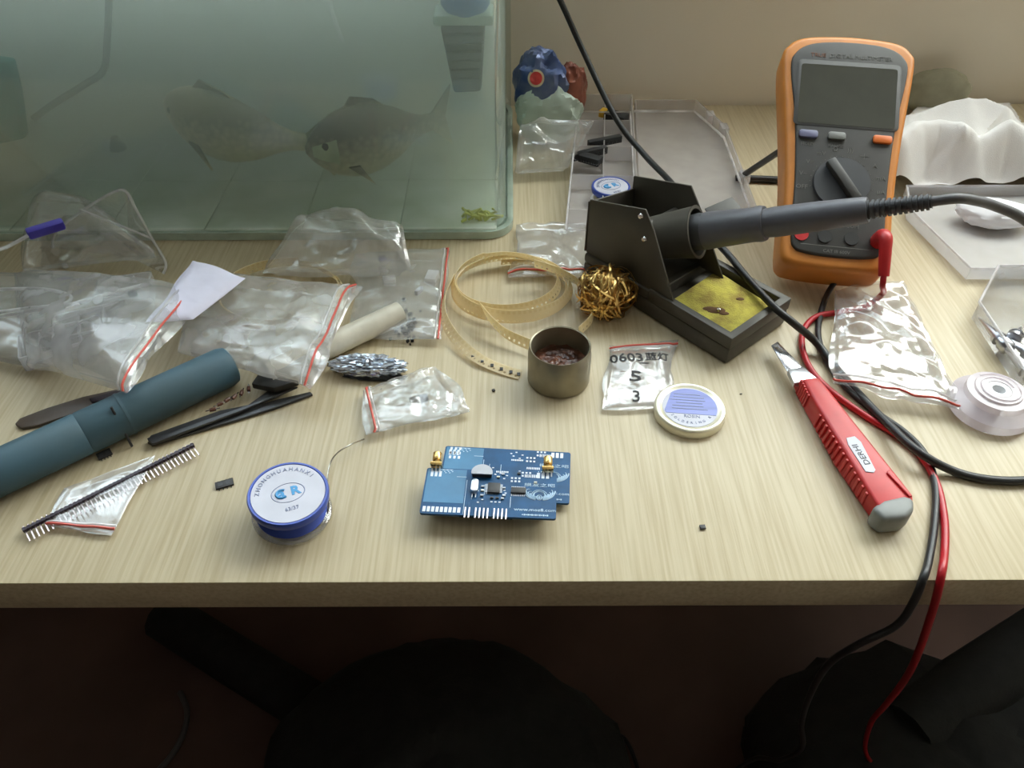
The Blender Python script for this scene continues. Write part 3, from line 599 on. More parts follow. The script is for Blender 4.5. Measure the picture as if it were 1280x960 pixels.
# ---------------- circuit boards ----------------
def board(name, label, TL, TR, BR, BL, z, full):
    c = [at(*q, z) for q in (TL, TR, BR, BL)]
    o0 = (c[0]+c[3])/2; x = ((c[1]+c[2])/2-o0); W = .5*((c[1]-c[0]).length+(c[2]-c[3]).length); D = .5*((c[0]-c[3]).length+(c[1]-c[2]).length)
    ctr = sum(c, Vector())/4; yv = (c[0]+c[1])/2-(c[2]+c[3])/2
    T = frame(ctr, x, yv) @ Matrix.Translation((0, 0, 0))
    t = thing(name, label, 'circuit board', (ctr.x, ctr.y, DZ))
    TK = .0016
    b = MB(); b.prism(roundrect(W, D, .0015, 4), -TK, 0, T); b.build('substrate', M['pcb'], t)
    def xy(u, v): return (W*(u-.5), D*(.5-v))       # u right, v down from the top edge, 0..1
    def bx(nm, u, v, w_, d_, h, mt, z0=0, bev=0, rot=0):
        x_, y_ = xy(u, v); b = MB(); b.box((0, 0, z0+h/2), (w_, d_, h), T @ Matrix.Translation((x_, y_, 0)) @ Matrix.Rotation(math.radians(rot), 4, 'Z')); return b.build(nm, M[mt], t, bevel=bev)
    b = MB(); x0, y0 = xy(.012, .02); x1, y1 = xy(.31, .76)
    b.box(((x0+x1)/2, (y0+y1)/2, .00006), (x1-x0, y0-y1, .00012), T); b.build('copper_area', M['pcbl'], t, smooth=False)
    pads = MB(); silk = MB()
    def pad(u, v, w_=.0016, d_=.003): x_, y_ = xy(u, v); pads.box((x_, y_, .0001), (w_, d_, .0002), T)
    for k in range(9): pad(.03+k*.032, .905, .0017, .0036)
    for k in range(3): pad(.045+k*.032, .13, .0015, .0042)
    for k in range(3): pad(.86+k*.035, .08, .0018, .004)
    for u0, v0 in ((.05, .05),) if not full else ():
        for i in range(3):
            for j in range(3): pad(u0+i*.035, v0+j*.09, .0014, .0022)
    for k in range(7): pad(.54+k*.014, .03 if full else .22, .0007, .0012); pad(.76+k*.014, .10, .0007, .0022)
    for i in range(3):
        for j in range(2): pad(.66+i*.028, .16+j*.07, .0012, .0012); pad(.74+i*.028, .03+j*.07, .0012, .0012)
    for k in range(8):
        pad(.665+k*.0135, .37, .0006, .0016); pad(.665+k*.0135, .53, .0006, .0016)
    for k in range(7): pad(.475+k*.0145, .52, .0006, .001)
    for (u, v) in ((.53, .09), (.55, .14), (.57, .06), (.60, .18), (.62, .11), (.40, .40), (.41, .47), (.61, .44), (.62, .50), (.52, .70), (.55, .70), (.58, .70), (.42, .72), (.45, .66)): pad(u, v, .0012, .0007)
    pads.build('pads', M['pad'], t, smooth=False)['kind'] = 'stuff'
    def sx(u0, v0, u1, v1):
        a, c_ = xy(u0, v0), xy(u1, v1); silk.box(((a[0]+c_[0])/2, (a[1]+c_[1])/2, .00008), (abs(a[0]-c_[0])+.0003, abs(a[1]-c_[1])+.0003, .00012), T)
    sx(.32, .25, .32, .97); sx(.66, .58, .66, .80); sx(.37, .33, .37, .66); sx(.46, .33, .46, .55); sx(.10, .03, .2, .03); sx(.24, .18, .31, .18)
    for k in range(8): x_, y_ = xy(.13+k*.01, .04+.03*(k % 3)); silk.box((x_, y_, .0001), (.0008, .0005, .0001), T)
    ce = xy(.872, .52)
    silk.text('模友之吧', .0036, T @ Matrix.Translation((ce[0]+.0, xy(0, .30)[1], .0001)) @ Matrix.Diagonal((1.25, .75, 1, 1)), m=0)
    silk.text('www.moz8.com', .0036, T @ Matrix.Translation((xy(.845, 0)[0], xy(0, .835)[1], .0001)) @ Matrix.Diagonal((1.0, .8, 1, 1)))
    for k in range(14): x_, y_ = xy(.755+k*.014, .94); silk.box((x_, y_, .0001), (.0008, .0006 + .0004*(k % 2), .0001), T)
    def arc(cx, cy, rx, ry, a0, a1, r=.0003, n_=14):
        silk.tube([T @ Vector((cx+rx*math.cos(math.radians(a0+(a1-a0)*i/n_)), cy+ry*math.sin(math.radians(a0+(a1-a0)*i/n_)), .0001)) for i in range(n_+1)], r, 4)
    cx, cy = ce; arc(cx, cy, .0033, .0030, -30, 210, .0004); arc(cx, cy-.0002, .0045, .0042, 20, 160, .00025)
    for sg in (-1, 1):
        for k in range(4):
            a0, a1 = (200, 300) if sg < 0 else (340, 240)
            arc(cx+sg*(.0010), cy+.0035-k*.0002, .0080-.0011*k, .0068-.0009*k, 180+8*k if sg < 0 else 0-8*k, 262 if sg < 0 else -82, .0004)
        for k in range(3): arc(cx+sg*(.0062-k*.0012), cy+.0030-k*.0016, .0014, .0014, 60, 240 if sg < 0 else -60, .00025, 6)
    silk.text('8', .0030, T @ Matrix.Translation((cx, cy-.0018, .0001))); arc(cx, cy-.0015, .0014, .0018, 0, 360, .0003)
    silk.build('silkscreen_print', M['silk'], t, smooth=False)
    if full:
        # shielded inductor (round with a cut front), crystal, chips
        x_, y_ = xy(.43, -.02); ind = [(.0062*math.cos(a), .0058*math.sin(a)) for a in [math.radians(-15+210*k/20) for k in range(21)]]
        b = MB(); b.prism([(p[0], p[1]-.0015) for p in ind], .0026, .0034, T @ Matrix.Translation((x_, y_-.0035, 0))); b.prism([(p[0]*.93, p[1]*.93-.0015) for p in ind], 0, .0027, T @ Matrix.Translation((x_, y_-.0035, 0)), 1); b.build('inductor', [M['capg'], M['chip']], t)
        x_, y_ = xy(.385, .42); b = MB(); b.prism(roundrect(.0042, .0095, .002), .0002, .0035, T @ Matrix.Translation((x_, y_, 0))); b.build('crystal', M['sheetsteel'], t, bevel=.0005)
        for k in (-1, 1): b = MB(); b.box((x_+k*.001, y_-.0058, .0008), (.0005, .003, .0005), T); b.build('crystal_lead', M['pad'], t)
        cpo = bx('chip', .53, .42, .0072, .0072, .0014, 'chip', .0002, .0003)
        for sg in (-1, 1):
            b = MB(); 
            for k in range(8): b.box((xy(.53, 0)[0]+sg*.0042, xy(0, .42)[1]+(-3.5+k)*.0008, .0005), (.0014, .0004, .0005), T)
            b.build('chip_leads', M['pad'], cpo)
        bx('chip', .715, .45, .0085, .0040, .0014, 'chip', .0002, .0003)
        for (u, v, m_) in ((.445, .38, 'capg'), (.445, .47, 'rod'), (.445, .58, 'capg'), (.605, .40, 'capg'), (.61, .56, 'pad'), (.52, .62, 'chip'), (.56, .62, 'chip'), (.60, .63, 'capg'), (.59, .09, 'capg'), (.555, .16, 'rod'), (.84, .25, 'rod'), (.71, .06, 'chip')):
            bx('small_component', u, v, .0018, .0010, .0008, m_, .0002)
        # header pins along the bottom edge
        b = MB(); x_, y_ = xy(.485, .955); b.box((x_, y_+.0010, -.0030), (.030, .0025, .0025), T); b.build('header_strip', M['black'], t)
        for k in (0, 1, 2.6, 3.6, 4.6, 5.6, 7.2, 8.2, 9.2, 10.2):
            x_, y_ = xy(.335+k*.0295, .93); b = MB(); b.box((x_, y_-.0012, .0009), (.00075, .0070, .0007), T @ Matrix.Translation((0, 0, 0))); b.build('header_pin', M['pinm'], t)
        # upright gold coax sockets at both upper corners
        for u in (.07, .93):
            s_ = bpy.data.objects.new('coax_socket', None); x_, y_ = xy(u, -.02 if u < .5 else -.02)
            q = T @ Vector((x_, y_, 0)); COL.objects.link(s_); s_.parent = t; s_.location = q-wl(t)
            Q = T @ Matrix.Translation((x_, y_, .001)) @ Matrix.Rotation(math.radians(-72), 4, 'X')
            b = MB(); b.box((0, 0, .0008), (.0068, .0060, .0020), Q); b.build('flange', M['gold'], s_, bevel=.0003)
            b = MB(); b.lathe([(0, .0016), (.0024, .0016), (.0026, .003), (.0023, .0034), (.0027, .0038), (.0027, .0082), (.0022, .0088), (.0016, .0088), (.0016, .006), (0, .006)], 24, Q); b.build('barrel', M['gold'], s_)
            for k in (-1, 0, 1): b = MB(); b.box((k*.0022, 0, -.0018), (.0009, .0008, .0042), Q); b.build('contact', M['pad'], s_)
        # tall headers under the board that keep it up
        for u in (.12, .5, .9):
            for v in (.25, .66):
                if u == .9 and v == .25: continue
                x_, y_ = xy(u, v); b = MB(); b.box((x_, y_, -.0016-(z-.0016)/2+.0003), (.006, .0024, z-.0022), T); b.build('standoff_header', M['black'], t)
    return t
board('circuit_board', 'back circuit board, blue with part of a winged emblem, half hidden beneath', (558, 557), (714, 566), (711, 629), (545, 620), .0052, False)
board('circuit_board', 'front circuit board, blue with gold sockets, chips and a row of pins', (536, 585), (697, 591), (694, 649), (522, 641), .0125, True)

# ---------------- pin header strip ----------------
ph = thing('pin_header_strip', 'long dark purple pin header strip with a comb of silver pins', 'pin header', (at(30, 665)+at(245, 560))/2)
a0, a1 = at(28, 664, .004), at(243, 556, .004); dv = (a1-a0); Lh = dv.length; dn = dv.normalized(); sd = Vector((dn.y, -dn.x, 0)); up = Vector((0, 0, 1))
T = frame(a0, dn, -sd)
n = 40; pit = Lh/n
b = MB()
for k in range(n): b.prism([(k*pit+.0002, -.0008), (k*pit+.0007, -.00125), (k*pit+pit-.0007, -.00125), (k*pit+pit-.0002, -.0008), (k*pit+pit-.0002, .0008), (k*pit+pit-.0007, .00125), (k*pit+.0007, .00125), (k*pit+.0002, .0008)], -.0012, .0013, T)
b.box((Lh/2, 0, 0), (Lh-.001, .0018, .0022), T); b.build('plastic_bar', M['pinbody'], ph, smooth=False)
pin0 = None
for k in range(n):
    if pin0 is None:
        b = MB(); b.box((pit/2, -.0052, -.0006), (.00070, .0086, .00064), T); b.box((pit/2, .0020, 0), (.00064, .0020, .00064), T); pin0 = b.build('pin', M['pinm'], ph, smooth=False)
    else:
        c = pin0.copy(); COL.objects.link(c); c.parent = ph; c.location = dn*pit*k
# ---------------- loose small chips ----------------
def loose(px, py, w_, d_, ang, label, legs=True, h=.0012, name='loose_chip'):
    T = rot_at(at(px, py), ang); t = thing(name, label, 'chip', at(px, py))
    b = MB(); b.box((0, 0, h/2+.0003), (w_, d_, h), T); b.build('package', M['chip'], t, bevel=.0002)
    if legs:
        b = MB()
        for sx_ in (-1, 1):
            for k in range(4): b.box(((k-1.5)*w_*.22, sx_*(d_/2+.0004), .0003), (.0006, .0012, .0004), T)
        b.build('leads', M['dgrey'], t)
        b = MB()
        for k in (-1, 1): b.box((k*w_*.22, 0, h+.00035), (w_*.25, d_*.5, .0001), T)
        b.build('dull_pads', M['dgrey'], t)
    return t
loose(131, 569, .0085, .0060, 38, 'dark chip lying between the teal tube and the pin strip')
loose(281, 606, .0105, .0055, 22, 'black chip alone on the desk left of the solder spool')
loose(878, 660, .0032, .0028, 5, 'tiny black component alone near the front edge, right of the boards', legs=False)
loose(617, 489, .0020, .0018, 20, 'tiny dark speck of a component in front of the tape coil', legs=False)
loose(926, 493, .0018, .0006, 10, 'tiny dark sliver lying left of the craft knife blade', legs=False, h=.0005)
b = MB(); b.prism([(-.004, -.0025), (.005, -.002), (.004, .0025), (-.003, .003)], 0, .002, rot_at(at(58, 588, 0), 15)); tag(b.build('black_clip', M['black'], bevel=.0005), 'small black clip by the near side of the teal tube', 'clip')

# ---------------- teal tube, knife, tweezers ----------------
t0, t1 = at(-90, 632, .0145), at(290, 455, .0145)
tt = thing('solder_sucker', 'thick teal blue plastic tube running in from the left edge', 'tube', (t0+t1)/2-Vector((0, 0, .0145)))
A = align(t0, t1); LT = (t1-t0).length
b = MB(); b.lathe([(0, 0), (.0130, 0), (.0138, .002), (.0138, LT*.46), (.0134, LT*.465), (.0138, LT*.47), (.0138, LT-.006), (.0125, LT-.001), (.011, LT), (0, LT)], 40, A); b.build('barrel', M['tube'], tt)
b = MB(); b.lathe([(.0139, LT*.60), (.0143, LT*.60), (.0143, LT*.61), (.0139, LT*.61)], 40, A); b.build('ring', M['tube'], tt)
cable('metal_pin', 'thin grey metal pin leaning against the front of the teal tube', Pz([(139, 509, .0295), (152, 533, .016), (165, 558, .001)]), .0008, 'tweez', 'pin', 3)
b = MB(); b.prism(P([(20, 532), (26, 525), (60, 512), (105, 498), (150, 488), (190, 478), (190, 490), (140, 503), (90, 520), (50, 533), (28, 537)], .001), DZ+.0005, DZ+.0028)
kn = thing('craft_knife', 'dark brown flat blade showing beyond the teal tube on the left', 'knife', at(90, 512)); b.build('blade', M['knife'], kn, bevel=.0006)
b = MB(); b.prism(P([(112, 500), (150, 489), (190, 479), (190, 486), (150, 497), (116, 505)], .0028), DZ+.0029, DZ+.0045); b.build('grip', M['pinbody'], kn, bevel=.0006)
tw = thing('tweezers', 'black steel tweezers with open tips pointing right under the bags', 'tweezers', at(270, 525))
b = MB(); b.prism(P([(184, 549), (188, 543), (230, 528), (275, 512), (310, 505), (335, 487), (372, 482), (338, 497), (300, 513), (240, 535), (190, 554)], .006), DZ+.0035, DZ+.0055); b.build('upper_arm', M['tweez'], tw, bevel=.0005)
b = MB(); b.prism(P([(184, 553), (230, 535), (290, 516), (345, 500), (388, 490), (391, 493), (350, 508), (300, 524), (235, 543), (190, 556)], .002), DZ+.0005, DZ+.0025); b.build('lower_arm', M['tweez'], tw, bevel=.0005)
b = MB(); b.prism(P([(184, 549), (200, 543), (205, 548), (190, 555)], .003), DZ+.002, DZ+.004); b.build('joint', M['tweez'], tw, bevel=.0004)
b = MB(); b.prism(P([(316, 486), (325, 473), (375, 482), (345, 492)], .006), DZ+.006, DZ+.011); tag(b.build('black_block', M['black'], bevel=.001), 'black flat block lying on the tweezers under the bag edge', 'block')
for k, (x, y) in enumerate(((266, 512), (275, 505), (284, 500), (293, 496), (302, 491), (311, 486))):
    T = rot_at(at(x, y, .0062), 20+k*17); t = thing('small_diode', ('rearmost of', 'second from the rear of', 'third from the rear of', 'third from the front of', 'second from the front of', 'frontmost of')[5-k] + ' the brown glass diodes on the tweezers', 'diode', at(x, y, .0055), 'diodes strung along the tweezers')
    b = MB(); b.lathe([(0, -.002), (.0012, -.002), (.0014, 0), (.0012, .002), (0, .002)], 12, T @ Matrix.Rotation(math.pi/2, 4, 'Y')); b.build('body', M['rosin'], t)
    b = MB(); b.tube([T @ Vector((.0045, 0, 0)), T @ Vector((-.0045, 0, 0))], .0004, 6); b.build('lead', M['chrome'], t)

# ---------------- utility knife ----------------
uk = thing('utility_knife', 'red utility knife with a steel blade and grey end cap', 'utility knife', at(1060, 560))
HZ = .015
top = P([(1004, 474), (1024, 470), (1030, 478), (1142, 618), (1142, 632), (1098, 634), (1052, 556), (1018, 500)], HZ)
btm = [at(990, 482, .001), top[1], top[2], top[3], top[4], at(1091, 654, .001), at(1043, 583, .001), at(1007, 518, .001)]
b = MB(); b.prism([p[:2] for p in btm], DZ+.0006, DZ+HZ, top=[p[:2] for p in top]); b.build('handle', M['red'], uk, bevel=.0020, segs=3)
b = MB(); b.prism(P([(1090, 634), (1104, 624), (1130, 618), (1143, 622), (1144, 637), (1134, 646), (1106, 649)], HZ+.0006), DZ+.001, DZ+HZ+.0006); b.build('end_cap', M['kgrey'], uk, bevel=.0028, segs=3)
b = MB(); b.prism(P([(964, 432), (972, 427), (1010, 466), (1016, 475), (994, 480)], .009), DZ+.0082, DZ+.0092); b.build('blade', M['chrome'], uk, bevel=.0002)
b = MB(); b.prism(P([(985, 462), (1004, 458), (1022, 473), (993, 479)], .0112), DZ+.0072, DZ+.0112); b.build('blade_carrier', M['sheetsteel'], uk, bevel=.0005)
def onl(lst, q):
    q = q*(len(lst)-1); k_ = min(int(q), len(lst)-2); return Vector(lst[k_]).lerp(Vector(lst[k_+1]), q-k_)
for k in range(24):
    if 6 <= k <= 9: continue
    q = .06+k*.037
    pt_, pb_ = onl([top[0], top[7], top[6], top[5]], q), onl([btm[0], btm[7], btm[6], btm[5]], q)
    d_ = (onl([top[0], top[7], top[6], top[5]], min(1, q+.03))-pt_).normalized(); dd = pb_-pt_
    b = MB(); b.box((0, 0, 0), (.0022, dd.length*.74, .0022), frame(pt_.lerp(pb_, .5), d_, dd)); b.build('grip_rib', M['red'], uk, bevel=.0005)
b = MB(); b.prism(P([(1058, 548), (1068, 546), (1076, 553), (1094, 588), (1092, 591), (1082, 590), (1060, 556)], HZ), DZ+HZ, DZ+HZ+.0005); b.build('white_badge', M['label'], uk)
b = MB(); b0, b1 = at(1064, 551, HZ), at(1089, 587, HZ); d_ = (b1-b0); T = frame((b0+b1)/2+Vector((0, 0, .0006)), -d_, (-Vector((0, 0, 1))).cross(-d_))
if (T @ Vector((0, 0, 1))-T.translation).z < 0: T = T @ Matrix.Rotation(math.pi, 4, 'X')
b.text('DERHI', .0056, T @ Matrix.Diagonal((1.05, .9, 1, 1))); b.build('badge_lettering', M['dgrey'], uk, smooth=False)
b = MB(); b.prism(P([(1110, 588), (1140, 621), (1136, 622), (1108, 592)], HZ), DZ+HZ-.001, DZ+HZ+.0012); b.build('slider_track', M['red'], uk, bevel=.0004)

# ---------------- multimeter ----------------
th = math.radians(34); yaw = math.radians(-11)
pb = at(1043, 336, .032); ML = .196; MT = .033
vx = Matrix.Rotation(yaw, 3, 'Z') @ Vector((1, 0, 0)); vy = Matrix.Rotation(yaw, 3, 'Z') @ Vector((0, math.cos(th), math.sin(th)))
TM = frame(pb, vx, vy)
mm = thing('multimeter', 'orange and charcoal digital multimeter propped up on its stand', 'multimeter', (pb.x, pb.y+.07, DZ))
def mout(inset=0, y0=0, y1=ML):
    L_ = y1-y0; w0, w1 = .0395-inset, .0500-inset; pts = []
    ctl = [(-w0+.011, y0), (-.010, y0-.0012), (.010, y0-.0012), (w0-.011, y0), (w0-.003, y0+.003), (w0, y0+.014), (w0+.0005, y0+.06), (w0+.004, y0+.11), (w1, y1-.022), (w1-.003, y1-.008), (w1-.014, y1), (.012, y1+.003), (-.012, y1+.003), (-w1+.014, y1), (-w1+.003, y1-.008), (-w1, y1-.022), (-w0-.004, y0+.11), (-w0-.0005, y0+.06), (-w0, y0+.014), (-w0+.003, y0+.003)]
    return [(p.x, p.y) for p in cr([(x, y, 0) for x, y in ctl], 4, True)]
b = MB(); b.prism(mout(), -MT, 0, TM); b.build('holster', M['orange'], mm, bevel=.005, segs=4)
b = MB(); b.prism(mout(.0062, .010, ML-.008), -.003, .0022, TM); b.build('face', M['meterface'], mm, bevel=.0018, segs=3)
b = MB(); b.prism(roundrect(.078, .058, .004, 5, 0, ML-.052), .0019, .0025, TM); b.build('display_bezel', M['meterface'], mm, bevel=.0004)
b = MB(); b.prism(roundrect(.072, .052, .002, 4, 0, ML-.053), .0024, .0027, TM); b.build('display', M['screen'], mm)
b = MB(); b.text('DIGITAL MULTIMETER', .0048, TM @ Matrix.Translation((.008, ML-.0185, .0024)), m=0); b.build('heading_print', M['metermark'], mm, smooth=False)
b = MB(); b.text('TRUE', .0048, TM @ Matrix.Translation((-.024, ML-.0185, .0024))); b.build('orange_heading_print', M['ored'], mm, smooth=False)
for x_, w_, mt, lab in ((-.027, .014, 'bbtn', 'slate blue button'), (-.006, .013, 'gbtn', 'grey button'), (.0275, .014, 'obtn', 'orange button')):
    b = MB(); b.prism(roundrect(w_, .0065, .002, 4, x_, ML-.089), .002, .0046, TM); o = b.build('button', M[mt], mm, bevel=.0008); o['label'] = lab
b = MB(); b.lathe([(0, .002), (.021, .002), (.0205, .0045), (.0, .005)], 48, TM @ Matrix.Translation((0, ML-.128, 0))); kb = b.build('rotary_dial', M['dgrey'], mm)
b = MB(); b.box((0, 0, .008), (.0075, .038, .007), TM @ Matrix.Translation((0, ML-.128, 0)) @ Matrix.Rotation(math.radians(35), 4, 'Z')); b.build('dial_grip', M['meterface'], kb, bevel=.0018)
b = MB()
for k, tx in enumerate(('OFF', 'V~', 'V=', 'mV', '\u03a9', ')))', '\u2013|\u2013', 'A', 'mA', '\u00b5A')):
    a = math.radians(190-k*22); b.text(tx, .0050, TM @ Matrix.Translation((.029*math.cos(a), ML-.128+.029*math.sin(a), .0024)))
for k in range(19):
    a = math.radians(190-k*11); b.box((.0228*math.cos(a), ML-.128+.0228*math.sin(a), .0023), (.0006, .0006, .0002), TM)
b.text('HOLD', .0034, TM @ Matrix.Translation((-.027, ML-.097, .0024))); b.text('RANGE', .0034, TM @ Matrix.Translation((-.006, ML-.097, .0024)))
b.text('10A', .0042, TM @ Matrix.Translation((-.026, .034, .0024))); b.text('mA', .0042, TM @ Matrix.Translation((-.009, .034, .0024))); b.text('COM', .0042, TM @ Matrix.Translation((.010, .034, .0024)))
b.text('CAT III 600V', .0036, TM @ Matrix.Translation((.000, .0125, .0024)))
b.build('face_print', M['metermark'], mm, smooth=False)['kind'] = 'stuff'
b = MB(); b.box((0, .0165, .0023), (.052, .0005, .0002), TM); b.build('printed_rule', M['metermark'], mm, smooth=False)
for k, x_ in enumerate((-.026, -.009, .010, .028)):
    b = MB(); b.lathe([(.0030, .0005), (.0052, .0005), (.0052, .0032), (.0030, .0032)], 20, TM @ Matrix.Translation((x_, .024, 0))); b.build('jack', M['black' if k > 0 else 'red'], mm)
# tilt stand behind
q0 = TM @ Vector((-.030, ML*.60, -MT)); foot = at(974, 236, .003)
b = MB()
for sx_ in (-1, 1):
    a = TM @ Vector((sx_*.034, ML*.60, -MT+.001)); f_ = Vector((a.x+.012*(sx_ < 0)*-1, .665+sx_*-.004, DZ+.0035)); b.tube([a, f_], .0028, 10)
fl = Vector(((TM @ Vector((-.034, ML*.6, 0))).x-.012, .669, DZ+.0035)); fr = Vector(((TM @ Vector((.034, ML*.6, 0))).x, .661, DZ+.0035)); b.tube([fl, fr], .0034, 10)
b.build('tilt_stand', M['black'], mm)
# test leads
pj = TM @ Vector((.029, .024, .0022))
rl = thing('test_lead', 'red test lead plugged into the meter and hanging over the desk edge', 'test lead', at(1170, 640))
nrm = (TM @ Vector((0, 0, 1))-TM.translation).normalized(); dwn = (TM @ Vector((.1, -1, 0))-TM.translation).normalized()
b = MB(); b.tube(cr([pj, pj+nrm*.009, pj+nrm*.014+dwn*.004, pj+nrm*.013+dwn*.012, pj+nrm*.007+dwn*.030], 6), lambda q: .0062-.0024*q, 14); b.build('plug', M['red'], rl)
b = MB(); b.tube(cr([pj+nrm*.008+dwn*.028, pj+nrm*.004+dwn*.036] + Pz([(1103, 367, .010), (1082, 383, .004), (1050, 390, .003), (1020, 396, .003), (1004, 414, .003), (1004, 440, .003), (1018, 468, .0025), (1045, 494, .0025), (1085, 522, .0025), (1120, 543, .0025), (1148, 566, .0025), (1170, 602, .0025), (1180, 645, .0025), (1181, 685, .0025), (1176, 722, .0030), (1163, 772, -.030), (1138, 838, -.10), (1108, 880, -.20), (1088, 905, -.32), (1082, 940, -.48), (1100, 965, -.58)]), 8), .0022, 10); b.build('wire', M['redcable'], rl)
bl = thing('test_lead', 'black test lead curving from under the meter and down past the desk edge', 'test lead', at(1160, 640))
b = MB(); b.tube(cr(Pz([(1047, 348, .012), (1035, 366, .006), (1026, 392, .0025), (1023, 420, .0025), (1034, 452, .0025), (1062, 488, .0025), (1096, 516, .0025), (1130, 540, .0025), (1156, 568, .0025), (1169, 606, .0025), (1168, 655, .0025), (1161, 700, .0025), (1154, 723, .003), (1142, 752, -.012), (1120, 782, -.03), (1070, 807, -.05), (1034, 832, -.09), (1012, 870, -.16), (1002, 905, -.24), (1002, 935, -.30), (975, 950, -.36), (945, 948, -.42), (915, 965, -.5)]), 8), .0022, 10); b.build('wire', M['rubber'], bl)

# ---------------- carrier tape coil ----------------
def ribbon(pts, wd, mat, parent, nm, tilt, th_=.00035):
    pts = [Vector(p) for p in pts]; b = MB(); K = len(pts); L_ = 0
    for i, p in enumerate(pts):
        t_ = (pts[min(i+1, K-1)]-pts[max(i-1, 0)]).normalized(); out = t_.cross(Vector((0, 0, 1))).normalized(); tl = tilt(i/(K-1)) if callable(tilt) else tilt
        u = (Vector((0, 0, 1))*math.cos(tl)+out*math.sin(tl)).normalized(); n_ = t_.cross(u).normalized()*th_/2
        if i: L_ += (pts[i]-pts[i-1]).length
        for s_, v_ in ((n_, 0), (n_, wd), (-n_, wd), (-n_, 0)):
            b.uv[len(b.v)] = (L_, v_); b.v.append(tuple(p+u*v_+s_))
    fs = []
    for i in range(K-1):
        for k in range(4): fs.append((i*4+k, i*4+(k+1) % 4, (i+1)*4+(k+1) % 4, (i+1)*4+k))
    fs += [(3, 2, 1, 0), tuple((K-1)*4+k for k in range(4))]
    b.f = fs; b.m = [0]*len(fs); return b.build(nm, M[mat], parent)
tc_ = thing('carrier_tape', 'coil of cream perforated component tape looping around behind the tin', 'carrier tape', at(645, 380))
cc = at(640, 372)
def loop(rx, ry, cx, cy, a0, a1, z0, z1, n_=60, w=.0):
    return [Vector((cc.x+cx+rx*math.cos(math.radians(a0+(a1-a0)*i/n_)), cc.y+cy+ry*math.sin(math.radians(a0+(a1-a0)*i/n_)), DZ+z0+(z1-z0)*i/n_+w*math.sin(i*.4))) for i in range(n_+1)]
l1 = loop(.046, .040, -.001, .004, 100, -260, .001, .005) + loop(.047, .042, .0, .003, -261, -600, .005, .010)[1:] + loop(.042, .036, -.004, .006, -601, -930, .010, .004)[1:]
ribbon(l1, .008, 'tape', tc_, 'coiled_tape', lambda q: .45)
tail = cr([at(566, 352, .010), at(552, 378, .008), at(551, 403, .006), at(566, 430, .004), at(592, 452, .003), at(622, 466, .0015), at(648, 474, .0008)], 10)
ribbon(tail, .008, 'tape', tc_, 'tape_tail', lambda q: -.2-1.15*min(1, q*1.3))
ribbon(cr([at(603, 386, .012), at(612, 402, .010), at(628, 420, .006), at(648, 432, .004), at(672, 442, .003)], 10), .008, 'tape', tc_, 'tape_end', lambda q: .3-.9*q)
ribbon(cr([at(668, 334, .015), at(702, 345, .013), at(728, 362, .012), at(741, 382, .009), at(740, 403, .005), at(724, 420, .002)], 10), .008, 'tape', tc_, 'outer_turn', .15)
for k in range(6):
    q = tail[-2-k*5]; b = MB(); b.box(tuple(tail[-2-k*4]+Vector((.001, .0035, .0012))), (.0022, .0028, .0006)); b.build('component', M['chip'], tc_)
# second tape coil in the cloudy bag
tc2 = thing('carrier_tape', 'second coil of cream tape lying inside the cloudy bag', 'carrier tape', at(350, 385))
cc = at(352, 380); l2 = loop(.050, .044, 0, .002, 60, -300, .001, .004)+loop(.047, .041, 0, .002, -301, -640, .004, .008)[1:]
ribbon(l2, .008, 'tape', tc2, 'coiled_tape', .35)

# ---------------- bags ----------------
zipbag('zip_bag', 'small clear zip bag holding a black part, right of the loose solder wire', [(452, 494), (545, 462), (592, 518), (462, 548)], puff=.005, seed=3, amp=.0045, s=60, zipe=3)
loose(524, 502, .012, .0045, 20, 'black two-piece component inside the small clear bag', legs=True, h=.0035, name='component')
zipbag('zip_bag', 'clear zip bag marked 0603 in black pen, partly under the tin lid', [(762, 434), (843, 429), (836, 511), (750, 516)], puff=.003, seed=5, amp=.002, s=55, zipe=0, mat='film')
bagw = [o for o in bpy.data.objects if o.get('label', '').startswith('clear zip bag marked')][0]
b = MB()
def wr(tx, px, py, sz, ang=0, sxx=1.0): b.text(tx, sz, rot_at(at(px, py, .0085), ang) @ Matrix.Diagonal((sxx, 1, 1, 1)), depth=.00015, bold=.00015)
wr('0603', 784, 444, .0120, 3, 1.0); wr('蓝灯', 822, 443, .0088, -4, .95); wr('\u2014', 806, 450, .008, 0, .8); wr('5', 795, 467, .015, -12, 1.3); wr('3', 796, 492, .013, -5)
from mathutils.bvhtree import BVHTree
fm = [c for c in bagw.children if c.name.startswith('top_film')][0]; ofs = wl(bagw)
tree = BVHTree.FromPolygons([tuple(v.co+ofs) for v in fm.data.vertices], [tuple(p.vertices) for p in fm.data.polygons])
zt = DZ+.0085; nv_ = []
for v in b.v:
    hit = tree.ray_cast(Vector((v[0], v[1], DZ+.1)), Vector((0, 0, -1)))[0]
    nv_.append((v[0], v[1], (hit.z if hit else DZ+.004)+.0004+(v[2]-zt)))
b.v = nv_
b.build('handwriting', M['marker'], bagw, smooth=False)
zipbag('zip_bag', 'large crumpled clear zip bag on the test leads beside the utility knife', [(1040, 372), (1125, 360), (1196, 524), (1036, 488)], puff=.007, seed=8, amp=.008, s=40, zipe=2, n=100, zippos=.025)
zipbag('zip_bag', 'clear bag peeking out under the long pin strip', [(84, 612), (195, 572), (140, 672), (58, 662)], puff=.0015, seed=11, amp=.0022, s=60, zipe=2)
zipbag('zip_bag', 'clear zip bag with white scraps leaning by the tank corner', [(650, 166, .03), (742, 164, .03), (706, 222), (643, 225)], z=.002, puff=.010, seed=13, amp=.010, s=60, zipe=None, mat='film')
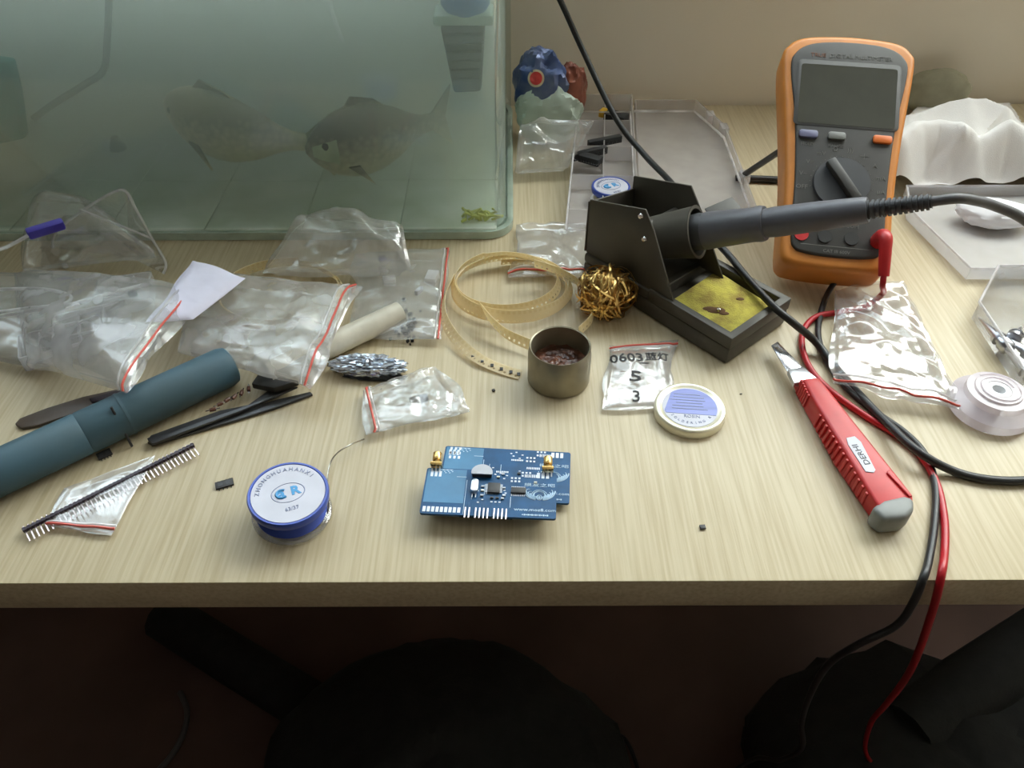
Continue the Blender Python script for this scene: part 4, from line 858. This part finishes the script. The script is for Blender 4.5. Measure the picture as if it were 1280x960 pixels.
zipbag('zip_bag', 'flat clear zip bag with a red line between the tank and tape coil', [(648, 284), (735, 282), (735, 350), (640, 350)], puff=.004, seed=15, amp=.004, s=50, zipe=2)
zipbag('zip_bag', 'large cloudy zip bag with white trays in it on the far left', [(20, 350), (262, 372, .020), (160, 500, .026), (38, 462, .004)], z=.002, puff=.022, seed=17, amp=.006, s=26, zipe=1, mat='filmw', n=100, zippos=.03)
zipbag('zip_bag', 'cloudy zip bag holding a cream tape coil, in the middle of the pile', [(248, 348, .004), (450, 366, .017), (393, 492, .012), (222, 448, .006)], z=.004, puff=.010, seed=19, amp=.006, s=30, zipe=1, mat='filmw', n=100, zippos=.05)
zipbag('zip_bag', 'clear zip bag with small white parts, left of the tape coil', [(445, 322), (566, 316), (553, 430), (440, 428)], z=.001, puff=.006, seed=23, amp=.005, s=42, zipe=1, mat='film', zippos=.04)
zipbag('plastic_bag', 'crumpled clear plastic bag standing up in front of the tank', [(385, 285, .02), (505, 300, .02), (515, 352), (330, 355)], z=.006, puff=.02, seed=29, amp=.012, s=30, zipe=None, mat='film', cat='plastic bag')
zipbag('plastic_bag', 'thin clear bag at the back left, above the cloudy zip bag', [(48, 262, .03), (108, 262, .03), (205, 330, .01), (30, 350)], z=.006, puff=.02, seed=31, amp=.008, s=25, zipe=None, mat='blister', cat='plastic bag')
zipbag('plastic_bag', 'clear plastic bag lying beneath the pile at the far left edge', [(-60, 350), (95, 355), (60, 470), (-60, 450)], z=.001, puff=.012, seed=33, amp=.008, s=28, zipe=None, mat='film', cat='plastic bag')
# clear blister tray standing up
bt = thing('blister_tray', 'upright clear rounded blister sheet in front of the tank', 'blister', at(160, 335))
out = cr([atY(66, 310, .535), atY(70, 290, .54), atY(105, 262, .54), atY(142, 240, .54), atY(158, 240, .54), atY(170, 262, .535), atY(190, 298, .53), atY(207, 328, .52), atY(204, 342, .515)], 6)
b = MB(); b.tube(out, .0011, 8); b.build('rim', M['zipw'], bt)
b = MB(); nb = len(out); bot = [Vector((p.x*.98, .515+.02*abs(math.sin(i)), DZ+.03)) for i, p in enumerate(out)]
cb = sum(out, Vector())/nb+Vector((0, 0, -.03)); b.add([*out, cb], [(i, i+1, nb) for i in range(nb-1)]); b.build('clear_panel', M['blister'], bt)
b = MB(); b.tube(cr([atY(100, 262, .54), atY(140, 278, .53), atY(175, 292, .53), atY(190, 298, .53)], 6), .0009, 8); b.build('crease', M['zipw'], bt)
# white parts trays inside the left bag
for k, (x, y, w_, d_, a, lb) in enumerate(((120, 415, .050, .030, 22, 'milky compartment tray inside the far left bag'), (160, 372, .040, .028, 15, 'smaller milky tray behind it, toward the tank'), (70, 440, .040, .028, 25, 'milky tray at the near left of the pile'))):
    T = rot_at(at(x, y, .004), a); t = thing('parts_tray', lb, 'tray', at(x, y, .004))
    pl = [(T @ Vector((p[0], p[1], 0)))[:2] for p in roundrect(w_, d_, .002, 3)]
    b = MB(); shell(b, pl, DZ+.004, DZ+.016, .0012); b.build('shell', M['milky2'], t)
    for q in (-1, 1):
        b = MB(); b.box((q*w_/6, 0, .006), (.001, d_-.003, .010), T); b.build('divider', M['milky2'], t)
# lavender paper bag
pc = [(243, 327, .030), (306, 350, .028), (240, 402, .024), (190, 402, .028)]
t = zipbag('paper_packet', 'smooth lavender white packet standing out of the pile', pc, z=.006, puff=.004, seed=41, amp=.0015, s=30, zipe=None, mat='paper', cat='packet')
# rolled cream tube, foil pack, crumbs
r0, r1 = at(335, 468, .010), at(500, 391, .010); A = align(r0, r1); LR = (r1-r0).length
rt = thing('rolled_tube', 'cream white rolled plastic tube lying beneath the bags', 'tube', (r0+r1)/2-Vector((0, 0, .01)))
b = MB(); b.lathe([(.0064, 0), (.0086, 0), (.0086, LR), (.0064, LR), (.0064, 0)], 32, A); b.build('wall', M['rod'], rt)
b = MB(); b.lathe([(0, LR-.003), (.0063, LR-.003), (.0063, LR-.0022), (0, LR-.0022)], 24, A); b.build('end_plug', M['rod'], rt)
def lump(name, label, cat, px, py, rx, ry, rz, mat, seed, s=60, amp=.35, ang=0, z=0):
    b = MB(); c = at(px, py, z)
    def fn(u, v):
        a = u*2*math.pi; ph_ = v*math.pi; d = Vector((math.cos(a)*math.sin(ph_), math.sin(a)*math.sin(ph_), -math.cos(ph_)))
        k = 1+amp*crumple(d.x*1.1, d.y*1.1+d.z, 2.2*s/60, seed, 1)
        if v in (0, 1): k = 1
        p = Vector((d.x*rx*k, d.y*ry*k, 0)); p.rotate(Matrix.Rotation(math.radians(ang), 3, 'Z'))
        return (c.x+p.x, c.y+p.y, c.z+rz+max(-rz, d.z*rz*k))
    b.sheet(fn, 48, 30); o = b.build(name, M[mat]); o.data.set_sharp_from_angle(angle=math.radians(25)); return tag(o, label, cat)
lump('foil_packet', 'crinkled silver foil packet in front of the cream tube', 'foil packet', 462, 466, .024, .0085, .0065, 'foil', 4, 150, .3, -3)
lump('black_foam', 'dark foam piece showing beneath the silver foil packet', 'foam', 468, 473, .021, .004, .0022, 'antist', 6, 60, .2, -4)
t = thing('crumb_pile', 'pile of black plastic crumbs at the end of the cream tube', 'crumbs', at(512, 408)); b = MB()
for k in range(60):
    p = at(508+random.gauss(0, 8), 408+random.gauss(0, 9), 0); s_ = random.uniform(.001, .0028); b.box((0, 0, s_/2+.0003), (s_, s_*.7, s_), rot_at(p, random.uniform(0, 180)))
o = b.build('crumbs', M['antist'], t); o['kind'] = 'stuff'
for k, (x, y, w_, d_, a, c_, lb) in enumerate(((487, 352, .010, .007, 10, 'white', 'small white plastic part in the clear bag, left one'), (540, 348, .013, .009, 80, 'white', 'white square part at the right of the clear bag'), (478, 326, .006, .004, 30, 'bbtn', 'tiny pale blue part near the back of the pile'), (524, 366, .008, .003, 60, 'capg', 'slim grey part in the middle of the clear bag'))):
    b = MB(); b.box((0, 0, .002), (w_, d_, .004), rot_at(at(x, y, .001), a)); tag(b.build('small_part', M[c_], bevel=.0006), lb, 'part')
b = MB(); b.box((0, 0, .002), (.006, .004, .004), rot_at(at(167, 370, .034), 20)); tag(b.build('black_bead', M['black'], bevel=.001), 'small black bead on top of the far left bag', 'bead')
# purple clip on a clear hose
ch = thing('hose_clip', 'purple blue plastic clip at the end of a clear strip, far left', 'clip', atY(57, 288, .50))
c1, c2 = atY(34, 293, .50), atY(80, 279, .515)
b = MB(); b.box((0, 0, 0), ((c2-c1).length, .006, .0085), frame((c1+c2)/2, c2-c1, Vector((0, 1, .3)))); b.build('clip_body', M['purple'], ch, bevel=.0015)
b = MB(); b.tube(cr([c1+Vector((.002, 0, 0)), atY(10, 308, .49), atY(-10, 316, .48), at(-60, 345, .006), at(-90, 360, .003)], 6), .0014, 8); b.build('clear_strip', M['zipw'], ch)
cable('clear_tube', 'thin clear tube looping in the far left of the pile', Pz([(-40, 364, .02), (20, 361, .028), (60, 362, .03), (88, 370, .03), (78, 380, .029), (30, 386, .026), (-30, 394, .02)]), .0013, 'zipw', 'tube')
cable('clear_tube', 'thin clear tube running left to right over the far left bag', Pz([(-40, 402, .02), (30, 390, .028), (90, 380, .036), (140, 366, .04), (180, 356, .036)]), .0014, 'zipw', 'tube')
for k, (x, y) in enumerate(((82, 335),)):
    tag(MB().lathe([(0, 0), (.0022, .0004), (.0026, .002), (.0016, .004), (0, .0045)], 14, Matrix.Translation(at(x, y, .0))).build('white_bead', M['white']), 'tiny white bead on the desk in front of the tank', 'bead')

# ---------------- organizer box behind the stand ----------------
ob = thing('organizer_box', 'milky plastic compartment box lying open by the wall', 'organizer box', at(800, 220))
O = [at(707, 287), at(796, 290), at(788, 140), at(722, 140)]
O2 = [at(800, 290), at(948, 290), at(905, 172), at(868, 139), at(792, 139)]
b = MB(); shell(b, [p[:2] for p in O], DZ+.0006, DZ+.020, .0015); b.build('tray', M['milky'], ob)
b = MB(); shell(b, [p[:2] for p in O2], DZ+.0006, DZ+.013, .0015); b.build('lid', M['milky'], ob)
for k in (.28, .52, .76):
    a, c = O[0].lerp(O[3], k), O[1].lerp(O[2], k); b = MB(); d_ = c-a; b.box((0, 0, .009), (d_.length-.004, .0012, .016), frame((a+c)/2, d_, Vector((0, 1, 0)))); b.build('divider', M['milky'], ob)
a, c = O[0].lerp(O[1], .5), O[3].lerp(O[2], .5); b = MB(); d_ = c-a; b.box((0, 0, .009), (d_.length-.004, .0012, .016), frame((a+c)/2, d_, Vector((-1, 0, 0)))); b.build('divider', M['milky'], ob)
for (x, y) in ((886, 156), (903, 172), (928, 232)):
    b = MB(); p = at(x, y, .0); b.box((p.x, p.y, DZ+.008), (.008, .014, .010)); b.build('latch', M['milkedge'], ob, bevel=.001)
e_ = [at(868, 139, .013), at(905, 172, .013), at(948, 290, .013)]
b = MB(); b.tube([at(792, 139, .0135)]+[at(868, 139, .0135)]+[at(905, 172, .0135), at(948, 290, .0135)], .0012, 6); b.build('lid_rim', M['milkedge'], ob)
b = MB(); b.tube([at(707, 287, .021), at(796, 290, .021), at(788, 140, .021), at(722, 140, .021)], .0009, 6, closed=True); b.build('tray_rim', M['milkedge'], ob)
for k, (p0, p1, w_, lb) in enumerate((((757, 152), (782, 158), .014, 'black connector with a yellow end at the back of the open box'), ((735, 190), (775, 182), .006, 'long black header strip in the open box'), ((715, 206), (757, 196), .006, 'second black header strip, nearer the tank'), ((725, 205), (750, 212), .010, 'dark cluster of parts at the left of the open box'))):
    a, c = at(*p0, .006), at(*p1, .006); d_ = c-a; t = thing('connector', lb, 'connector', (a+c)/2)
    b = MB(); b.box((0, 0, 0), (d_.length, w_, .007), frame((a+c)/2+Vector((0, 0, .008)), d_, Vector((0, 1, 0)))); b.build('housing', M['antist'], t, bevel=.0005)
    if k == 0: b = MB(); b.box((0, 0, 0), (.006, .010, .007), frame(a-d_.normalized()*.0035+Vector((0, 0, .009)), d_, Vector((0, 1, 0)))); b.build('yellow_end', M['yellow'], t, bevel=.0005)
    if k: 
        b = MB()
        for j in range(8): b.box((0, 0, 0), (.0006, .004, .0006), frame(a.lerp(c, (j+.5)/8)+Vector((0, -w_/2-.002, .008)), d_, Vector((0, 1, 0))))
        b.build('pins', M['chrome'], t)
lump('glass_beads', 'small clump of shiny clear parts in the open box', 'parts', 743, 203, .006, .004, .003, 'foil', 14, 60, .4, 0, .003)
spool('solder_spool', 'small blue and white solder spool standing behind the iron stand', at(762, 252, .0022), .0175, .016, (0, 0, .4), mark=False)

# ---------------- wrappers ----------------
w1 = lump('snack_wrapper', 'crumpled blue and maroon snack wrapper between tank and wall', 'wrapper', 676, 150, .027, .018, .034, 'wrapb', 21, 34, .2, -20, .02)
w2 = lump('snack_wrapper', 'crumpled maroon brown wrapper behind the blue one, nearest the wall', 'wrapper', 712, 150, .016, .013, .028, 'wrapr', 24, 30, .16, 30, .02)
w3 = lump('snack_wrapper', 'crumpled pale green wrapper standing beside the tank corner', 'wrapper', 686, 178, .031, .016, .031, 'wrapg', 27, 34, .2, 0)
def decal(o, px, py, r_, off, mt, nm):
    from mathutils.bvhtree import BVHTree
    tr = BVHTree.FromPolygons([tuple(v.co+o.location) for v in o.data.vertices], [tuple(p.vertices) for p in o.data.polygons])
    d = ray(px, py).normalized(); c_ = tr.ray_cast(cam.location, d)[0]
    if c_ is None: return
    nr = (cam.location-c_).normalized(); x_ = Vector((1, 0, 0)); y_ = nr.cross(x_).normalized(); x_ = y_.cross(nr)
    vs = []; fs = []; n_ = 24; rings = 6
    for a in range(rings+1):
        for k in range(n_):
            q = c_+(x_*math.cos(2*math.pi*k/n_)+y_*math.sin(2*math.pi*k/n_))*r_*a/rings+nr*.05
            h_ = tr.ray_cast(q, -nr)[0]; vs.append((h_ if h_ else q-nr*.05)+nr*off)
    for a in range(rings):
        for k in range(n_): fs.append((a*n_+k, a*n_+(k+1) % n_, (a+1)*n_+(k+1) % n_, (a+1)*n_+k))
    return MB().add(vs, fs).build(nm, M[mt], o)
decal(w1, 670, 98, .0080, .0005, 'wcream', 'round_print'); decal(w1, 670, 98, .0060, .0010, 'wred', 'round_print')

# ---------------- right side containers, cloth ----------------
mc = thing('frosted_box', 'frosted white plastic box with tissue in it, right of the meter', 'plastic box', at(1220, 300))
pl = [p[:2] for p in P([(1132, 275), (1207, 350), (1330, 350), (1330, 246), (1128, 246)])]
b = MB(); shell(b, pl, DZ+.0006, DZ+.011, .0016); b.build('tray', M['milky2'], mc)
b = MB(); b.tube([Vector((p[0], p[1], DZ+.011)) for p in pl], .0012, 6, closed=True); b.build('rim', M['milkedge'], mc)
lump('tissue', 'soft white tissue lump in the frosted box', 'tissue', 1236, 280, .030, .018, .011, 'cotton', 31, 26, .12, -12, .002)
cbx = thing('clear_box', 'clear plastic box of pointed steel tips at the right edge', 'clear box', at(1255, 430))
pl = [p[:2] for p in P([(1214, 398), (1275, 492), (1360, 520), (1360, 352), (1238, 352)])]
b = MB(); shell(b, pl, DZ+.0006, DZ+.015, .0014); b.build('tray', M['film'], cbx)
b = MB(); b.tube([Vector((p[0], p[1], DZ+.0152)) for p in pl], .0011, 6, closed=True); b.build('rim', M['milkedge'], cbx)
for k, (p0, p1, lb) in enumerate((((1223, 397), (1262, 437), 'long steel tip pointing to the box corner'), ((1277, 408), (1266, 424), 'short steel tip nearest the back of the clear box'), ((1256, 420), (1300, 452), 'middle steel tip of the clear box, ribbed collar'), ((1255, 436), (1296, 478), 'frontmost steel tip in the clear box'))):
    a, c = at(*p0, .010), at(*p1, .010); A = align(a, c); L_ = (c-a).length
    t = thing('soldering_tip', lb, 'steel tip', (a+c)/2-Vector((0, 0, .008)))
    b = MB(); b.lathe([(0, 0), (.0006, .001), (.0032, L_*.55), (.0034, L_*.6), (0, L_*.6)], 18, A); b.build('cone', M['sheetsteel'], t)
    b = MB(); b.lathe([(0, L_*.6), (.0048, L_*.6), (.0052, L_*.68), (.0036, L_*.7), (.0036, L_*.78), (.0052, L_*.8), (.0052, L_*.96), (.004, L_), (0, L_)], 20, A); b.build('collar', M['sheetsteel'], t)
# tape roll
rr = thing('tape_roll', 'roll of milky translucent tape at the right edge', 'tape roll', at(1234, 508))
c = at(1234, 512); b = MB(); b.lathe([(.0075, .0006), (.0245, .0006), (.0262, .003), (.0255, .008), (.019, .0125), (.0185, .017), (.0145, .0175), (.014, .019), (.0095, .0195), (.0075, .019), (.0075, .0006)], 56, rot_at(c)); b.build('roll', M['pinkw'], rr)
b = MB(); b.lathe([(.0040, .0006), (.0076, .0006), (.0076, .0185), (.0040, .0185), (.0040, .0006)], 32, rot_at(c)); b.build('core', M['white'], rr)
b = MB()
pts = [rot_at(c) @ Vector((r_*math.cos(a), r_*math.sin(a), .0202)) for a, r_ in [(k*.3, .0092+.0006*k*.3/1) for k in range(52) ]]
pts = [Vector((p.x, p.y, DZ+.0198)) if (p-c-Vector((0, 0, .0202))).length < .0145 else Vector((p.x, p.y, DZ+.0180)) for p in pts]
b.tube([p for p in pts if (Vector((p.x, p.y, 0))-Vector((c.x, c.y, 0))).length < .0143], .0004, 5); b.build('winding_edge', M['pinkw'], rr)
# cloth heap
ridges = []
def rdg(pts, w_, p_=1.3): ridges.append(([at(x, y, h) for x, y, h in pts], [q[2] for q in pts], w_, p_))
rdg([(1128, 168, .050), (1150, 152, .055), (1175, 150, .055), (1198, 162, .050), (1216, 188, .035)], .022)
rdg([(1198, 168, .048), (1178, 192, .032), (1150, 218, .014), (1130, 238, .006)], .017)
rdg([(1146, 138, .048), (1185, 124, .056), (1235, 118, .060), (1262, 128, .056), (1268, 150, .044)], .040, 1.0)
rdg([(1216, 190, .034), (1240, 168, .048), (1262, 152, .058), (1290, 168, .050), (1330, 195, .030)], .020)
rdg([(1218, 188, .034), (1250, 208, .022), (1290, 238, .008)], .014)
rdg([(1170, 238, .006), (1215, 222, .014), (1280, 226, .010)], .020)
rdg([(1208, 190, .034), (1210, 232, .008)], .012)
rdg([(1120, 180, .035), (1120, 215, .018)], .02)
def segd(p, a, c):
    ab = c-a; t_ = max(0, min(1, ((p-a).dot(ab))/max(1e-9, ab.dot(ab)))); return (p-(a+ab*t_)).length, t_
CP = [p[:2] for p in P([(1112, 262), (1126, 160), (1150, 138), (1258, 138), (1272, 165), (1420, 170), (1420, 262)])]
def inpoly(x, y, poly):
    c_ = False; n_ = len(poly)
    for i in range(n_):
        (x1_, y1_), (x2_, y2_) = poly[i], poly[(i+1) % n_]
        if (y1_ > y) != (y2_ > y) and x < (x2_-x1_)*(y-y1_)/(y2_-y1_)+x1_: c_ = not c_
    return 1 if c_ else 0
def chh(x, y):
    p = Vector((x, y)); z = -.01; acc = 0
    for pts, hs_, w_, pw in ridges:
        best = 9, 0
        for i in range(len(pts)-1):
            d, t_ = segd(p, Vector(pts[i][:2]), Vector(pts[i+1][:2]))
            if d < best[0]: best = d, hs_[i]+(hs_[i+1]-hs_[i])*t_
        k_ = max(0, 1-best[0]/(w_*1.7)); v = best[1]*(k_*k_*(3-2*k_) if pw > 1.1 else k_); z = max(z, v); acc += v
    z = z*.85+acc*.10
    ins = inpoly(x, y, CP)
    return max(z, .010*ins) + crumple(x, y, 14, 4, .003)*(ins > 0)
b = MB(); X0c, X1c, Y0c, Y1c = .34, .70, .640, .842
HH = {}
def cf(u, v):
    x = X0c+(X1c-X0c)*u; y = Y0c+(Y1c-Y0c)*v; z = chh(x, y); HH[(round(u*170), round(v*120))] = z; return Vector((x, min(y, .838), DZ+max(z, .0008)))
def kp(u, v): return max(HH.get((round(u*170+a*.5), round(v*120+c_*.5)), 0) for a in (-1, 1) for c_ in (-1, 1)) > .004
b.sheet(cf, 170, 120, keep=kp)
cl = tag(b.build('white_shirt', M['cloth']), 'crumpled white cotton shirt heaped against the wall, right of the meter', 'shirt')
lump('green_pouch', 'dull grey green pouch hidden behind the white shirt', 'pouch', 1160, 142, .034, .015, .024, 'green', 37, 30, .06, -8, .0)

# ---------------- under the desk ----------------
lump('black_bag', 'big black fabric bag on the floor, bottom right under the desk', 'bag', 1160, 1060, .26, .20, .11, 'bag', 51, 40, .15, 10, -.739)
lump('dark_backpack', 'dark grey bag on the floor under the middle of the desk', 'bag', 560, 1010, .22, .17, .09, 'bag', 55, 40, .12, 0, -.739)
def flr(lst, z): return [at(x, y, z) for x, y in lst]
b = MB(); b.tube(flr([(205, 770), (300, 830), (415, 900)], -.70), .035, 12); tag(b.build('floor_strap', M['bag']), 'dark padded strap lying on the floor, left under the desk', 'strap')
b = MB(); b.tube(flr([(1130, 920), (1210, 860), (1330, 780)], -.55), .04, 12); tag(b.build('bag_handle', M['bag']), 'thick black handle rising on the right under the desk', 'handle')
cable('floor_cable', 'pale thin cable curling on the floor under the left of the desk', flr([(225, 865), (234, 890), (228, 920), (210, 950), (180, 980)], -.73), .004, 'cgrey')
cable('floor_cable', 'thin black cable loop on the floor beneath the circuit boards', flr([(800, 970), (788, 935), (776, 920), (768, 928), (778, 960), (790, 985)], -.72), .003, 'rubber')
